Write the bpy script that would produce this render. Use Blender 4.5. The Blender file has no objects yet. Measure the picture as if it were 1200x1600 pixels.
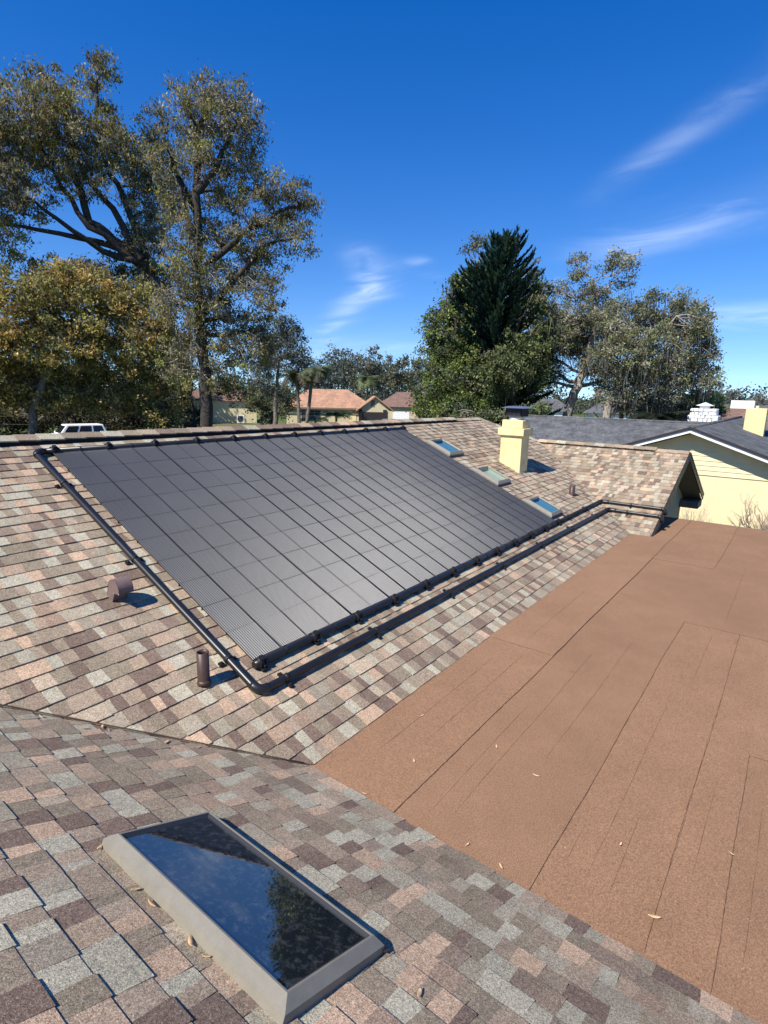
import bpy, math, random
import numpy as np
from mathutils import Vector, Matrix

# ------------------------------------------------------------------ camera, sky, sun, exposure
scn = bpy.context.scene
col = scn.collection
CAM = np.array([-2.0931, -2.0707, 2.1999])
FOC, YAW, PITCH, ROLL = 864.15, math.radians(53.148), math.radians(12.136), math.radians(1.281)

def cam_axes():
    f = np.array([math.sin(YAW)*math.cos(PITCH), math.cos(YAW)*math.cos(PITCH), -math.sin(PITCH)])
    r = np.array([math.cos(YAW), -math.sin(YAW), 0.0]); u = np.cross(r, f)
    c, s = math.cos(ROLL), math.sin(ROLL)
    return np.array([c*r+s*u, -s*r+c*u, f])
AX = cam_axes()
cd = bpy.data.cameras.new('camera'); cam = bpy.data.objects.new('camera', cd); col.objects.link(cam)
cd.sensor_fit = 'VERTICAL'; cd.sensor_height = 36.0; cd.lens = 36.0*FOC/1600.0
cd.clip_start = 0.05; cd.clip_end = 3000
M4 = Matrix.Identity(4)
for i in range(3):
    M4[i][0] = AX[0][i]; M4[i][1] = AX[1][i]; M4[i][2] = -AX[2][i]; M4[i][3] = CAM[i]
cam.matrix_world = M4
scn.camera = cam

SUN_DIR = np.array([-0.205, 0.028, 0.234]); SUN_DIR = SUN_DIR/np.linalg.norm(SUN_DIR)   # towards the sun
world = bpy.data.worlds.new('World'); scn.world = world; world.use_nodes = True
nt = world.node_tree; nt.nodes.clear()
W = nt.nodes.new; LK = nt.links.new
wout = W('ShaderNodeOutputWorld'); bg = W('ShaderNodeBackground'); sky = W('ShaderNodeTexSky')
sky.sky_type = 'NISHITA'; sky.sun_disc = False
sky.sun_elevation = math.asin(SUN_DIR[2]); sky.sun_rotation = math.atan2(SUN_DIR[0], SUN_DIR[1])
sky.altitude = 0; sky.air_density = 1.0; sky.dust_density = 0.0; sky.ozone_density = 1.5
SKY_STRENGTH = 0.118
bg.inputs['Strength'].default_value = SKY_STRENGTH
# thin cirrus: a cloud layer sampled where each sky direction meets it
tc = W('ShaderNodeTexCoord'); sep = W('ShaderNodeSeparateXYZ'); LK(tc.outputs['Generated'], sep.inputs[0])
def wmath(op, a, b=None):
    n = W('ShaderNodeMath'); n.operation = op
    for i, v in enumerate((a, b)):
        if v is None: continue
        if isinstance(v, (int, float)): n.inputs[i].default_value = v
        else: LK(v, n.inputs[i])
    return n.outputs[0]
zz = wmath('ADD', wmath('MAXIMUM', sep.outputs[2], 0.0), 0.12)
cmb = W('ShaderNodeCombineXYZ'); LK(wmath('DIVIDE', sep.outputs[0], zz), cmb.inputs[0]); LK(wmath('DIVIDE', sep.outputs[1], zz), cmb.inputs[1])
def cloud_noise(rot, scale, loc, nscale, detail, lo, hi, dist=0.0):
    mp = W('ShaderNodeMapping'); mp.inputs['Rotation'].default_value = (0, 0, rot); mp.inputs['Scale'].default_value = scale; mp.inputs['Location'].default_value = loc
    LK(cmb.outputs[0], mp.inputs[0])
    no = W('ShaderNodeTexNoise'); no.inputs['Scale'].default_value = nscale; no.inputs['Detail'].default_value = detail; no.inputs['Roughness'].default_value = .55
    no.inputs['Distortion'].default_value = dist
    LK(mp.outputs[0], no.inputs[0])
    r = W('ShaderNodeMapRange'); r.interpolation_type = 'SMOOTHSTEP'; r.inputs[1].default_value = lo; r.inputs[2].default_value = hi; LK(no.outputs[0], r.inputs[0])
    return r.outputs[0]
CL_ROT = math.radians(20)
streak = cloud_noise(CL_ROT, (0.25, 2.2, 1), (3.1, 1.7, 0), 1.6, 7, .50, .85, .4)
patch = cloud_noise(0.4, (1, 1, 1), (0.4, 5.3, 0), 0.42, 2, .50, .68)
wisp = cloud_noise(0.9, (1.4, 0.7, 1), (2.0, 0.3, 0), 2.2, 8, .36, .74, .8)
def plane_pt(px, py):      # where a photographed wisp lies on the cloud layer
    f = np.array([(px-600)/FOC, -(py-800)/FOC, 1.0]) @ cam_axes(); f = f/np.linalg.norm(f); return f[:2]/(max(f[2], 0)+.12)
def band(p, q, wdt, amp, soft=.25):
    a, b = plane_pt(*p), plane_pt(*q); L = np.linalg.norm(b-a); d = (b-a)/L; n = (-d[1], d[0])
    def dot(v):
        x = W('ShaderNodeVectorMath'); x.operation = 'DOT_PRODUCT'; LK(cmb.outputs[0], x.inputs[0]); x.inputs[1].default_value = (v[0], v[1], 0)
        return wmath('SUBTRACT', x.outputs['Value'], float(v[0]*a[0]+v[1]*a[1]))
    t = wmath('DIVIDE', dot(d), float(L)); sd = wmath('DIVIDE', dot(n), float(wdt))
    g = wmath('POWER', 2.718, wmath('MULTIPLY', wmath('MULTIPLY', sd, sd), -1.0))
    def ss(v, lo, hi):
        r = W('ShaderNodeMapRange'); r.interpolation_type = 'SMOOTHSTEP'; r.inputs[1].default_value = lo; r.inputs[2].default_value = hi; LK(v, r.inputs[0]); return r.outputs[0]
    e = wmath('MULTIPLY', ss(t, -soft, soft), ss(t, 1+soft, 1-soft))
    return wmath('MULTIPLY', wmath('MULTIPLY', g, e), float(amp))
bands = [band((930,400), (1330,262), .17, .50), (band((945,300), (1300,40), .06, .26)), band((505,530), (600,430), .11, .60), band((590,460), (560,385), .09, .38), band((640,412), (668,404), .05, .35, .4), band((1060,500), (1330,490), .30, .45), band((655,432), (690,428), .05, .25, .4), band((470,560),(700,545), .5, .25)]
tot = bands[0]
for b_ in bands[1:]: tot = wmath('ADD', tot, b_)
cfac = wmath('MINIMUM', wmath('ADD', wmath('MULTIPLY', tot, wmath('ADD', wmath('MULTIPLY', wisp, .60), .06)), wmath('MULTIPLY', wmath('MULTIPLY', streak, patch), 0.0)), 0.85)
svec = W('ShaderNodeCombineXYZ'); LK(sep.outputs[0], svec.inputs[0]); LK(sep.outputs[1], svec.inputs[1]); LK(wmath('ADD', wmath('MULTIPLY', wmath('MAXIMUM', sep.outputs[2], 0.0), .92), .085), svec.inputs[2])
LK(svec.outputs[0], sky.inputs['Vector'])
hs = W('ShaderNodeHueSaturation'); hs.inputs['Saturation'].default_value = 1.47; hs.inputs['Value'].default_value = 1.0; hs.inputs['Hue'].default_value = .516; LK(sky.outputs[0], hs.inputs['Color'])
mixc = W('ShaderNodeMix'); mixc.data_type = 'RGBA'
LK(cfac, mixc.inputs['Factor']); LK(hs.outputs[0], mixc.inputs['A']); mixc.inputs['B'].default_value = (6.8, 7.6, 8.6, 1)
LK(mixc.outputs['Result'], bg.inputs['Color']); LK(bg.outputs[0], wout.inputs[0])

sl = bpy.data.lights.new('sun', 'SUN'); sun = bpy.data.objects.new('sun', sl); col.objects.link(sun)
sl.energy = 4.8; sl.angle = math.radians(0.53); sl.color = (1.0, 0.95, 0.87)
sun.rotation_euler = Vector(SUN_DIR.tolist()).to_track_quat('Z', 'Y').to_euler()
sun.location = (-20, 3, 22)
vs = scn.view_settings; vs.view_transform = 'Standard'; vs.look = 'None'; vs.gamma = 1; vs.exposure = 0.62; vs.use_curve_mapping = False

# ------------------------------------------------------------------ helpers
rng = np.random.default_rng(7); random.seed(7)
def ray(px, py):
    return AX.T @ np.array([(px-600)/FOC, -(py-800)/FOC, 1.0])
def at(px, py, D):
    v = ray(px, py); return CAM + v*D/math.hypot(v[0], v[1])
def atx(px, py, X):
    v = ray(px, py); return CAM + v*(X-CAM[0])/v[0]
def proj(P):
    q = (np.asarray(P, float)-CAM) @ AX.T
    return np.stack([600+FOC*q[..., 0]/q[..., 2], 800-FOC*q[..., 1]/q[..., 2]], -1)
def s2l(r, g, b):
    f = lambda c: (c/255/12.92 if c/255 <= .04045 else ((c/255+.055)/1.055)**2.4)
    return np.array([f(r), f(g), f(b)])

class MB:
    def __init__(s): s.v = []; s.f = []; s.sm = []; s.mi = []
    def add(s, vs_, fs, smooth=False, mi=0):
        o = len(s.v); s.v += [tuple(map(float, v)) for v in vs_]
        for f in fs: s.f.append(tuple(i+o for i in f)); s.sm.append(smooth); s.mi.append(mi)
        return s
    def hexa(s, p, mi=0):     # 8 points: bottom 4 (ccw from above), top 4
        return s.add(p, [(3,2,1,0),(4,5,6,7),(0,1,5,4),(1,2,6,5),(2,3,7,6),(3,0,4,7)], mi=mi)
    def box(s, lo, hi, F=None, mi=0):
        (a,b,c),(d,e,g) = lo, hi
        p = [(a,b,c),(d,b,c),(d,e,c),(a,e,c),(a,b,g),(d,b,g),(d,e,g),(a,e,g)]
        if F: p = [F(*q) for q in p]
        return s.hexa(p, mi)
    def tube(s, pts, rad, n=8, caps=True, smooth=True):
        pts = [np.array(p, float) for p in pts]; m = len(pts)
        if np.isscalar(rad): rad = [rad]*m
        V = []; prev = None
        for i, p in enumerate(pts):
            t = pts[min(i+1, m-1)]-pts[max(i-1, 0)]; t = t/(np.linalg.norm(t)+1e-9)
            if prev is None:
                a = np.cross(t, (0,0,1)) if abs(t[2]) < .9 else np.cross(t, (1,0,0))
            else: a = prev-t*(prev@t)
            a = a/(np.linalg.norm(a)+1e-9); b = np.cross(t, a); prev = a
            for k in range(n):
                w = 2*math.pi*k/n; V.append(p+rad[i]*(a*math.cos(w)+b*math.sin(w)))
        Fc = []
        for i in range(m-1):
            for k in range(n):
                k2 = (k+1) % n; Fc.append((i*n+k, i*n+k2, (i+1)*n+k2, (i+1)*n+k))
        s.add(V, Fc, smooth)
        if caps:
            o = len(s.v)-len(V)
            s.f += [tuple(o+k for k in range(n))[::-1], tuple(o+(m-1)*n+k for k in range(n))]; s.sm += [False]*2; s.mi += [0]*2
        return s
    def extrude(s, poly, d, F=lambda x,y,z:(x,y,z), smooth=False):   # poly in (x,y), thickness z 0..d through F
        n = len(poly); V = [F(x,y,0) for x,y in poly]+[F(x,y,d) for x,y in poly]
        fs = [tuple(range(n))[::-1], tuple(range(n, 2*n))]
        s.add(V, fs, False); o = len(s.v)-2*n
        for i in range(n):
            j = (i+1) % n; s.f.append((o+i, o+j, o+n+j, o+n+i)); s.sm.append(smooth); s.mi.append(0)
        return s
    def build(s, name, mat, parent=None, bevel=0.0, cols=None):
        me = bpy.data.meshes.new(name); me.from_pydata(s.v, [], s.f)
        me.polygons.foreach_set('use_smooth', s.sm)
        mats = mat if isinstance(mat, (list, tuple)) else [mat]
        for m in mats: me.materials.append(m)
        if len(mats) > 1: me.polygons.foreach_set('material_index', s.mi)
        if cols is not None: set_cols(me, cols)
        me.update()
        o = bpy.data.objects.new(name, me); col.objects.link(o); o.parent = parent
        if bevel:
            b = o.modifiers.new('bevel', 'BEVEL'); b.width = bevel; b.segments = 2; b.limit_method = 'ANGLE'
        return o
def set_cols(me, cols):
    a = me.color_attributes.new('Col', 'FLOAT_COLOR', 'POINT')
    c = np.ones((len(me.vertices), 4), np.float32); c[:, :3] = cols
    a.data.foreach_set('color', c.ravel())
def tag(o, label=None, cat=None, group=None, kind=None):
    if label: o['label'] = label
    if cat: o['category'] = cat
    if group: o['group'] = group
    if kind: o['kind'] = kind
    return o
def empty(name, loc=(0,0,0), label=None, cat=None, group=None):
    o = bpy.data.objects.new(name, None); o.location = [float(x) for x in loc]; o.empty_display_size = .3; col.objects.link(o)
    return tag(o, label, cat, group)
def part(mb, name, mat, root, **k):      # mesh in world coordinates, parented keeping place
    o = mb.build(name, mat, root, **k)
    off = Vector((0,0,0)); q = root
    while q is not None: off += q.location; q = q.parent
    o.location = -off
    return o

# ------------------------------------------------------------------ materials
def mat(name, base=(.5,.5,.5), rough=.8, spec=.4, metal=0.0):
    m = bpy.data.materials.new(name); m.use_nodes = True
    b = m.node_tree.nodes['Principled BSDF']; b.inputs['Base Color'].default_value = (*base, 1)
    b.inputs['Roughness'].default_value = rough; b.inputs['Specular IOR Level'].default_value = spec; b.inputs['Metallic'].default_value = metal
    return m
class NT:
    def __init__(s, m): s.t = m.node_tree; s.b = s.t.nodes['Principled BSDF']; s.n = s.t.nodes.new; s.l = s.t.links.new
    def coord(s, k='Object'): return s.n('ShaderNodeTexCoord').outputs[k]
    def noise(s, vec, scale, detail=2, rough=.5, dist=0):
        n = s.n('ShaderNodeTexNoise'); s.l(vec, n.inputs['Vector']); n.inputs['Scale'].default_value = scale; n.inputs['Detail'].default_value = detail
        n.inputs['Roughness'].default_value = rough; n.inputs['Distortion'].default_value = dist; return n.outputs[0]
    def rng(s, v, a, b, c, d):
        r = s.n('ShaderNodeMapRange'); s.l(v, r.inputs[0])
        for i, x in enumerate((a,b,c,d)): r.inputs[i+1].default_value = x
        return r.outputs[0]
    def mix(s, f, A, B, mode='MIX'):
        m = s.n('ShaderNodeMix'); m.data_type = 'RGBA'; m.blend_type = mode
        for k, v in (('Factor', f), ('A', A), ('B', B)):
            if hasattr(v, 'is_linked') or hasattr(v, 'links'): s.l(v, m.inputs[k])
            elif k == 'Factor': m.inputs[k].default_value = v
            else: m.inputs[k].default_value = (*v, 1)
        return m.outputs['Result']
    def grey(s, v):     # value -> colour socket ok
        c = s.n('ShaderNodeCombineColor')
        for i in range(3): s.l(v, c.inputs[i])
        return c.outputs[0]
    def bump(s, h, strength, dist):
        b = s.n('ShaderNodeBump'); s.l(h, b.inputs['Height']); b.inputs['Strength'].default_value = strength; b.inputs['Distance'].default_value = dist
        s.l(b.outputs[0], s.b.inputs['Normal'])
    def color(s, c): s.l(c, s.b.inputs['Base Color'])
def noisy(name, base, var=.25, scale=8, rough=.8, spec=.3, bump=0, bscale=60, bdist=.004, metal=0, fine=0, fscale=200):
    m = mat(name, base, rough, spec, metal); N = NT(m); c = N.coord()
    v = N.rng(N.noise(c, scale, 4, .6), .3, .7, 1-var, 1+var)
    out = N.mix(1, tuple(base), N.grey(v), 'MULTIPLY')
    if fine: out = N.mix(1, out, N.grey(N.rng(N.noise(c, fscale, 2, .7), .3, .7, 1-fine, 1+fine)), 'MULTIPLY')
    N.color(out)
    if bump: N.bump(N.noise(c, bscale, 3, .6), bump, bdist)
    return m

def shingle_material():
    m = mat('shingle_granules', (.3,.26,.22), .95, .15); N = NT(m); c = N.coord()
    a = N.n('ShaderNodeAttribute'); a.attribute_name = 'Col'
    g = N.rng(N.noise(c, 170, 3, .8, .6), .33, .67, .42, 1.62)
    o = N.mix(1, a.outputs['Color'], N.grey(g), 'MULTIPLY')
    sp = N.rng(N.noise(c, 150, 2, .6, 1.2), .58, .70, 0, .50)
    o = N.mix(sp, o, (.56,.50,.43))
    dk = N.rng(N.noise(c, 260, 1, .5), .60, .70, 0, .55)
    o = N.mix(dk, o, (.07,.06,.055))
    bl = N.rng(N.noise(c, 58, 3, .7, .8), .32, .68, .78, 1.24)
    o = N.mix(1, o, N.grey(bl), 'MULTIPLY')
    st = N.rng(N.noise(c, 1.3, 5, .65), .35, .7, .80, 1.1)
    o = N.mix(1, o, N.grey(st), 'MULTIPLY')
    N.color(o); N.bump(N.noise(c, 240, 2, .7), .55, .004)
    return m
M = {}
M['shingle'] = shingle_material()
M['deck'] = mat('roof_underlay', (.035,.03,.028), .9, .2)
def membrane(name, base):
    m = mat(name, base, .95, .12); N = NT(m); c = N.coord()
    g = N.rng(N.noise(c, 150, 3, .85, .5), .32, .68, .50, 1.55)
    o = N.mix(1, base, N.grey(g), 'MULTIPLY')
    st = N.rng(N.noise(c, .7, 5, .65), .3, .7, .90, 1.08)
    o = N.mix(1, o, N.grey(st), 'MULTIPLY')
    st2 = N.rng(N.noise(c, 3.5, 5, .7), .35, .7, .95, 1.05)
    o = N.mix(1, o, N.grey(st2), 'MULTIPLY')
    dkp = N.rng(N.noise(c, 9, 2, .5), .72, .76, 0, .35)
    o = N.mix(dkp, o, (.12,.075,.05))
    sp = N.rng(N.noise(c, 60, 1, .5), .78, .80, 0, .6)
    o = N.mix(sp, o, (.45,.36,.28))
    N.color(o)
    bsum = N.n('ShaderNodeMath'); bsum.operation = 'ADD'
    N.l(N.noise(c, 220, 2, .7), bsum.inputs[0])
    N.l(N.rng(N.noise(c, 2.2, 3, .5), 0, 1, 0, 2.5), bsum.inputs[1])
    N.bump(bsum.outputs[0], .4, .004)
    return m
M['membrane'] = [membrane('brown_membrane', (.242,.138,.079)), membrane('brown_membrane_b', (.234,.134,.077)), membrane('brown_membrane_c', (.249,.143,.082))]
M['wrinkle'] = mat('membrane_wrinkle', (.16,.097,.064), .9, .1)
M['bitumen'] = mat('bitumen_bead', (.085,.052,.037), .8, .2)
M['collector'] = noisy('black_collector_mat', (.021,.022,.024), .16, 2.0, .375, .75)
M['pipe'] = noisy('black_pipe', (.014,.014,.015), .2, 9, .36, .45)
M['rubber'] = noisy('black_clamp_plastic', (.012,.012,.013), .2, 30, .5, .4)
M['frame'] = noisy('skylight_taupe_metal', (.215,.196,.152), .10, 14, .5, .4, fine=.06)
M['frame_dark'] = mat('skylight_flashing', (.03,.03,.032), .5, .4)
def pane_mat(name, tint, trans):
    m = bpy.data.materials.new(name); m.use_nodes = True; t = m.node_tree; t.nodes.clear()
    o = t.nodes.new('ShaderNodeOutputMaterial'); g = t.nodes.new('ShaderNodeBsdfGlossy'); g.inputs['Roughness'].default_value = .015; g.inputs['Color'].default_value = (.95,.97,1,1)
    tr = t.nodes.new('ShaderNodeBsdfTransparent'); tr.inputs[0].default_value = (*tint, 1)
    df = t.nodes.new('ShaderNodeBsdfDiffuse'); df.inputs[0].default_value = (.012,.016,.02,1)
    m1 = t.nodes.new('ShaderNodeMixShader'); m1.inputs[0].default_value = trans; t.links.new(df.outputs[0], m1.inputs[1]); t.links.new(tr.outputs[0], m1.inputs[2])
    fr = t.nodes.new('ShaderNodeFresnel'); fr.inputs[0].default_value = 2.15 if trans < .5 else 1.33
    sc_ = t.nodes.new('ShaderNodeMath'); sc_.operation = 'MULTIPLY'; sc_.inputs[1].default_value = 1.0 if trans < .5 else .40; t.links.new(fr.outputs[0], sc_.inputs[0])
    if trans < .5:
        cc_ = t.nodes.new('ShaderNodeTexCoord'); du = t.nodes.new('ShaderNodeBsdfDiffuse'); du.inputs[0].default_value = (.40,.40,.38,1); nz = t.nodes.new('ShaderNodeTexNoise'); nz.inputs['Scale'].default_value = 34; nz.inputs['Detail'].default_value = 7; nz.inputs['Roughness'].default_value = .75; t.links.new(cc_.outputs['Object'], nz.inputs['Vector'])
        mr = t.nodes.new('ShaderNodeMapRange'); mr.inputs[1].default_value = .50; mr.inputs[2].default_value = .78; mr.inputs[3].default_value = .006; mr.inputs[4].default_value = .20; t.links.new(nz.outputs[0], mr.inputs[0])
        m0 = t.nodes.new('ShaderNodeMixShader'); t.links.new(mr.outputs[0], m0.inputs[0]); t.links.new(m1.outputs[0], m0.inputs[1]); t.links.new(du.outputs[0], m0.inputs[2]); m1 = m0
    m2 = t.nodes.new('ShaderNodeMixShader'); t.links.new(sc_.outputs[0], m2.inputs[0]); t.links.new(m1.outputs[0], m2.inputs[1]); t.links.new(g.outputs[0], m2.inputs[2])
    t.links.new(m2.outputs[0], o.inputs[0]); return m
M['glass_dark'] = pane_mat('dark_skylight_glass', (.1,.12,.14), .25)
M['glass_blue'] = pane_mat('clear_skylight_glass', (.80,.93,.97), .96)
M['well'] = mat('well_sky_reflection', (.13,.30,.38), .8, .2)  # teal floor stands in for blue sky reflected in the pane
M['well_pale'] = mat('skylight_well_pale', (.58,.57,.42), .8, .2)
M['yellow'] = noisy('yellow_stucco', (.74,.60,.30), .13, 5, .9, .2, bump=.3, bscale=120, bdist=.003)
M['cream'] = noisy('cream_paint', (.70,.61,.36), .05, 3, .85, .2, bump=.2, bscale=80, bdist=.003)
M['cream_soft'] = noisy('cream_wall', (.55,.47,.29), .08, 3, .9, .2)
M['white'] = noisy('white_trim', (.75,.74,.70), .06, 5, .6, .3)
M['brown_trim'] = noisy('dark_brown_trim', (.030,.024,.020), .2, 12, .5, .4)
M['tan_wall'] = noisy('tan_gable_wall', (.46,.36,.22), .08, 4, .9, .2)
M['soffit'] = noisy('brown_soffit', (.20,.15,.11), .12, 5, .8, .2)
M['pipe_brown'] = noisy('brown_vent_pipe', (.062,.036,.027), .15, 20, .45, .4)
M['hood'] = noisy('mauve_brown_metal', (.165,.112,.098), .10, 18, .55, .4)
M['galv'] = mat('galvanised', (.42,.44,.46), .35, .5, .8)
M['mesh_dark'] = mat('spark_screen', (.05,.05,.05), .6, .3)
M['vent_gap_black'] = mat('vent_and_gap_black', (.012,.011,.011), .8, .2)
def roof_tab_material(name, a, b, su, sv, bump=.5):
    m = mat(name, a, .95, .15); N = NT(m); c = N.coord('Generated'); c2 = N.coord()
    v = N.noise(c2, su, 3, .6); o = N.mix(N.rng(v, .35, .65, 0, 1), tuple(a), tuple(b))
    o = N.mix(1, o, N.grey(N.rng(N.noise(c2, sv, 2, .7), .3, .7, .75, 1.3)), 'MULTIPLY')
    N.color(o); N.bump(N.noise(c2, sv*.6, 2, .6), bump, .03); return m
M['grey_roof'] = roof_tab_material('charcoal_shingles', (.070,.072,.074), (.125,.127,.128), 2.2, 9)
M['orange_roof'] = roof_tab_material('terracotta_shingles', (.42,.24,.15), (.30,.175,.115), .9, 4)
M['brown_roof'] = roof_tab_material('brown_shingles', (.20,.125,.095), (.15,.095,.075), .9, 4)
M['bark'] = noisy('grey_bark', (.16,.135,.11), .45, 5, .95, .1, bump=.9, bscale=9, bdist=.06)
M['bark_pale'] = noisy('pale_bark', (.30,.26,.21), .35, 5, .95, .1, bump=.8, bscale=9, bdist=.05)
M['bark_dark'] = noisy('dark_bark', (.055,.047,.040), .4, 5, .95, .1, bump=.9, bscale=9, bdist=.06)
M['bare'] = noisy('pale_bare_twigs', (.40,.31,.23), .2, 8, .9, .1)
def leaf_material(name, trans=.35):
    m = bpy.data.materials.new(name); m.use_nodes = True; t = m.node_tree; t.nodes.clear()
    o = t.nodes.new('ShaderNodeOutputMaterial'); a = t.nodes.new('ShaderNodeAttribute'); a.attribute_name = 'Col'
    p = t.nodes.new('ShaderNodeBsdfPrincipled'); p.inputs['Roughness'].default_value = .5; p.inputs['Specular IOR Level'].default_value = .12
    tl = t.nodes.new('ShaderNodeBsdfTranslucent'); mx = t.nodes.new('ShaderNodeMixShader'); mx.inputs[0].default_value = trans
    t.links.new(a.outputs['Color'], p.inputs['Base Color']); t.links.new(a.outputs['Color'], tl.inputs[0])
    t.links.new(p.outputs[0], mx.inputs[1]); t.links.new(tl.outputs[0], mx.inputs[2]); t.links.new(mx.outputs[0], o.inputs[0]); return m
M['leaf'] = leaf_material('foliage'); M['needle'] = leaf_material('needles', .15)
M['moss'] = leaf_material('spanish_moss', .3)
def grass_mat():
    m = mat('lawn', (.07,.10,.03), .95, .1); N = NT(m); c = N.coord()
    o = N.mix(N.rng(N.noise(c, .15, 5, .6), .35, .65, 0, 1), (.075,.12,.03), (.14,.13,.06))
    o = N.mix(1, o, N.grey(N.rng(N.noise(c, 6, 3, .7), .3, .7, .7, 1.3)), 'MULTIPLY'); N.color(o); return m
M['grass'] = grass_mat()
M['asphalt'] = noisy('asphalt', (.055,.055,.056), .2, 2, .95, .1)
M['carwhite'] = mat('white_car_paint', (.80,.79,.76), .5, .3)
M['carsilver'] = mat('silver_car_paint', (.34,.36,.40), .22, .5, .6)
M['carglass'] = mat('car_glass', (.012,.014,.016), .05, .6)
M['tyre'] = mat('tyre_rubber', (.018,.018,.018), .8, .2)
M['rim'] = mat('wheel_rim', (.5,.5,.52), .3, .5, .8)
M['lamp_red'] = mat('tail_lamp', (.35,.02,.02), .2, .5)
M['lamp_clear'] = mat('head_lamp', (.7,.72,.75), .1, .5)
M['dry_leaf'] = noisy('dry_leaf', (.62,.42,.22), .25, 30, .8, .2)
M['glass_house'] = mat('house_window_glass', (.03,.04,.05), .08, .6)
M['stone_white'] = noisy('whitewashed_stone', (.78,.77,.74), .08, 8, .9, .1, bump=.6, bscale=14, bdist=.03)

# ------------------------------------------------------------------ ground and road
GZ = -2.75
g = MB().add([(-900,-900,GZ),(1500,-900,GZ),(1500,1500,GZ),(-900,1500,GZ)], [(0,1,2,3)]).build('ground', M['grass']); tag(g, kind='structure')

# ------------------------------------------------------------------ the house roof we stand on
TH = math.radians(23.07); C, S, T = math.cos(TH), math.sin(TH), math.tan(TH)
YR = 3.93; ZR = YR*T; X2 = 7.5; XR2 = 10.28; ZR2 = (XR2-X2)*T; YR2 = XR2-X2; YG = -0.31; XE = 9.42
house = empty('house', (3.0, 1.0, GZ), 'house under a mottled tan and grey shingle roof with a brown flat roof between wings', 'house')
mainF = lambda u, v, w: (u, v*C-w*S, v*S+w*C)
wingF = lambda u, v, w: (-v*C+w*S, u, v*S+w*C)
w2F = lambda u, v, w: (X2+v*C-w*S, -u, v*S+w*C)
# underlay decks, a little below the shingles
d = MB()
zo = -.012
def deck(poly, F, mb): mb.add([F(u, v, zo) for u, v in poly]+[F(u, v, zo-.10) for u, v in poly],
    [tuple(range(len(poly)))]+[tuple(range(len(poly), 2*len(poly)))[::-1]]+[(i, i+len(poly), (i+1) % len(poly)+len(poly), (i+1) % len(poly)) for i in range(len(poly))])
VR = YR/C; VR2 = YR2/C
POLY = {'main': [(0,0),(X2,0),(XR2,VR2),(XE,VR),(-YR,VR)], 'wing': [(-6.5,0),(0,0),(YR,VR),(-6.5,VR)], 'w2': [(0,0),(-YG,0),(-YG,VR2),(-YR2,VR2)]}
deck(POLY['main'], mainF, d); deck(POLY['wing'], wingF, d); deck(POLY['w2'], w2F, d)
part(d, 'roof_deck', M['deck'], house)
# far slopes of the three ridges (seen only from elsewhere)
bk = MB()
bk.add([(-YR,YR,ZR),(XE,YR,ZR),(XE+4,8.2,0),(-8.1,8.2,0)], [(0,1,2,3)])
bk.add([(XE,YR,ZR),(XR2,YR2,ZR2),(XR2+YR2,YR2+2,0),(XE+4,8.2,0)], [(0,1,2,3)])
bk.add([(-YR,-6.5,ZR),(-YR,YR,ZR),(-8.1,8.2,0),(-8.1,-6.5,0)], [(0,1,2,3)])
bk.add([(XR2,YR2,ZR2),(XR2,YG,ZR2),(XR2+YR2,YG,0),(XR2+YR2,YR2+2,0)], [(0,1,2,3)])
part(bk, 'back_roof', roof_tab_material('far_slope_shingles', (.30,.24,.20), (.22,.18,.16), 5, 60), house)
# walls
w = MB()
w.box((-7.6,-6.4,GZ), (-.1,7.8,-.05)); w.box((-.1,.1,GZ), (9.4,7.8,-.05)); w.box((-.1,-6.4,GZ), (9.30,.1,-.06)); w.box((9.4,.10,GZ), (12.7,7.0,-.05))
part(w, 'wall', M['cream_soft'], house)
part(MB().add([(X2+.05,.085,-2.0),(XR2+YR2-.3,.085,-2.0),(XR2+YR2-.3,.085,-.04),(XR2,.085,ZR2-.14),(X2+.05,.085,-.12)], [(0,1,2,3,4)]), 'gable_wall', M['tan_wall'], house)

# shingles
PAL = [(s2l(188,182,160), .20), (s2l(203,174,146), .12), (s2l(168,150,129), .27), (s2l(127,107,94), .17), (s2l(151,138,117), .21)]
PC = np.array([c for c, _ in PAL]); PC = PC*.92+(PC*np.array([w_ for _, w_ in PAL])[:, None]).sum(0)*.08; PC = PC*np.array([1.03, 1.0, .95]); PW = np.array([w_ for _, w_ in PAL]); PW /= PW.sum()
ALB = 0.80
def clip_poly(poly, cl):
    out = poly
    n = len(cl)
    for i in range(n):
        ax, ay = cl[i]; bx, by = cl[(i+1) % n]; inp = out; out = []
        sd = lambda p: (bx-ax)*(p[1]-ay)-(by-ay)*(p[0]-ax)
        for k in range(len(inp)):
            p, q = inp[k], inp[(k+1) % len(inp)]; a_, b_ = sd(p), sd(q)
            if a_ >= 0: out.append(p)
            if (a_ >= 0) != (b_ >= 0):
                t_ = a_/(a_-b_); out.append((p[0]+t_*(q[0]-p[0]), p[1]+t_*(q[1]-p[1])))
        if len(out) < 3: return []
    return out
EXP = 0.1165
pieces = []
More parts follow.
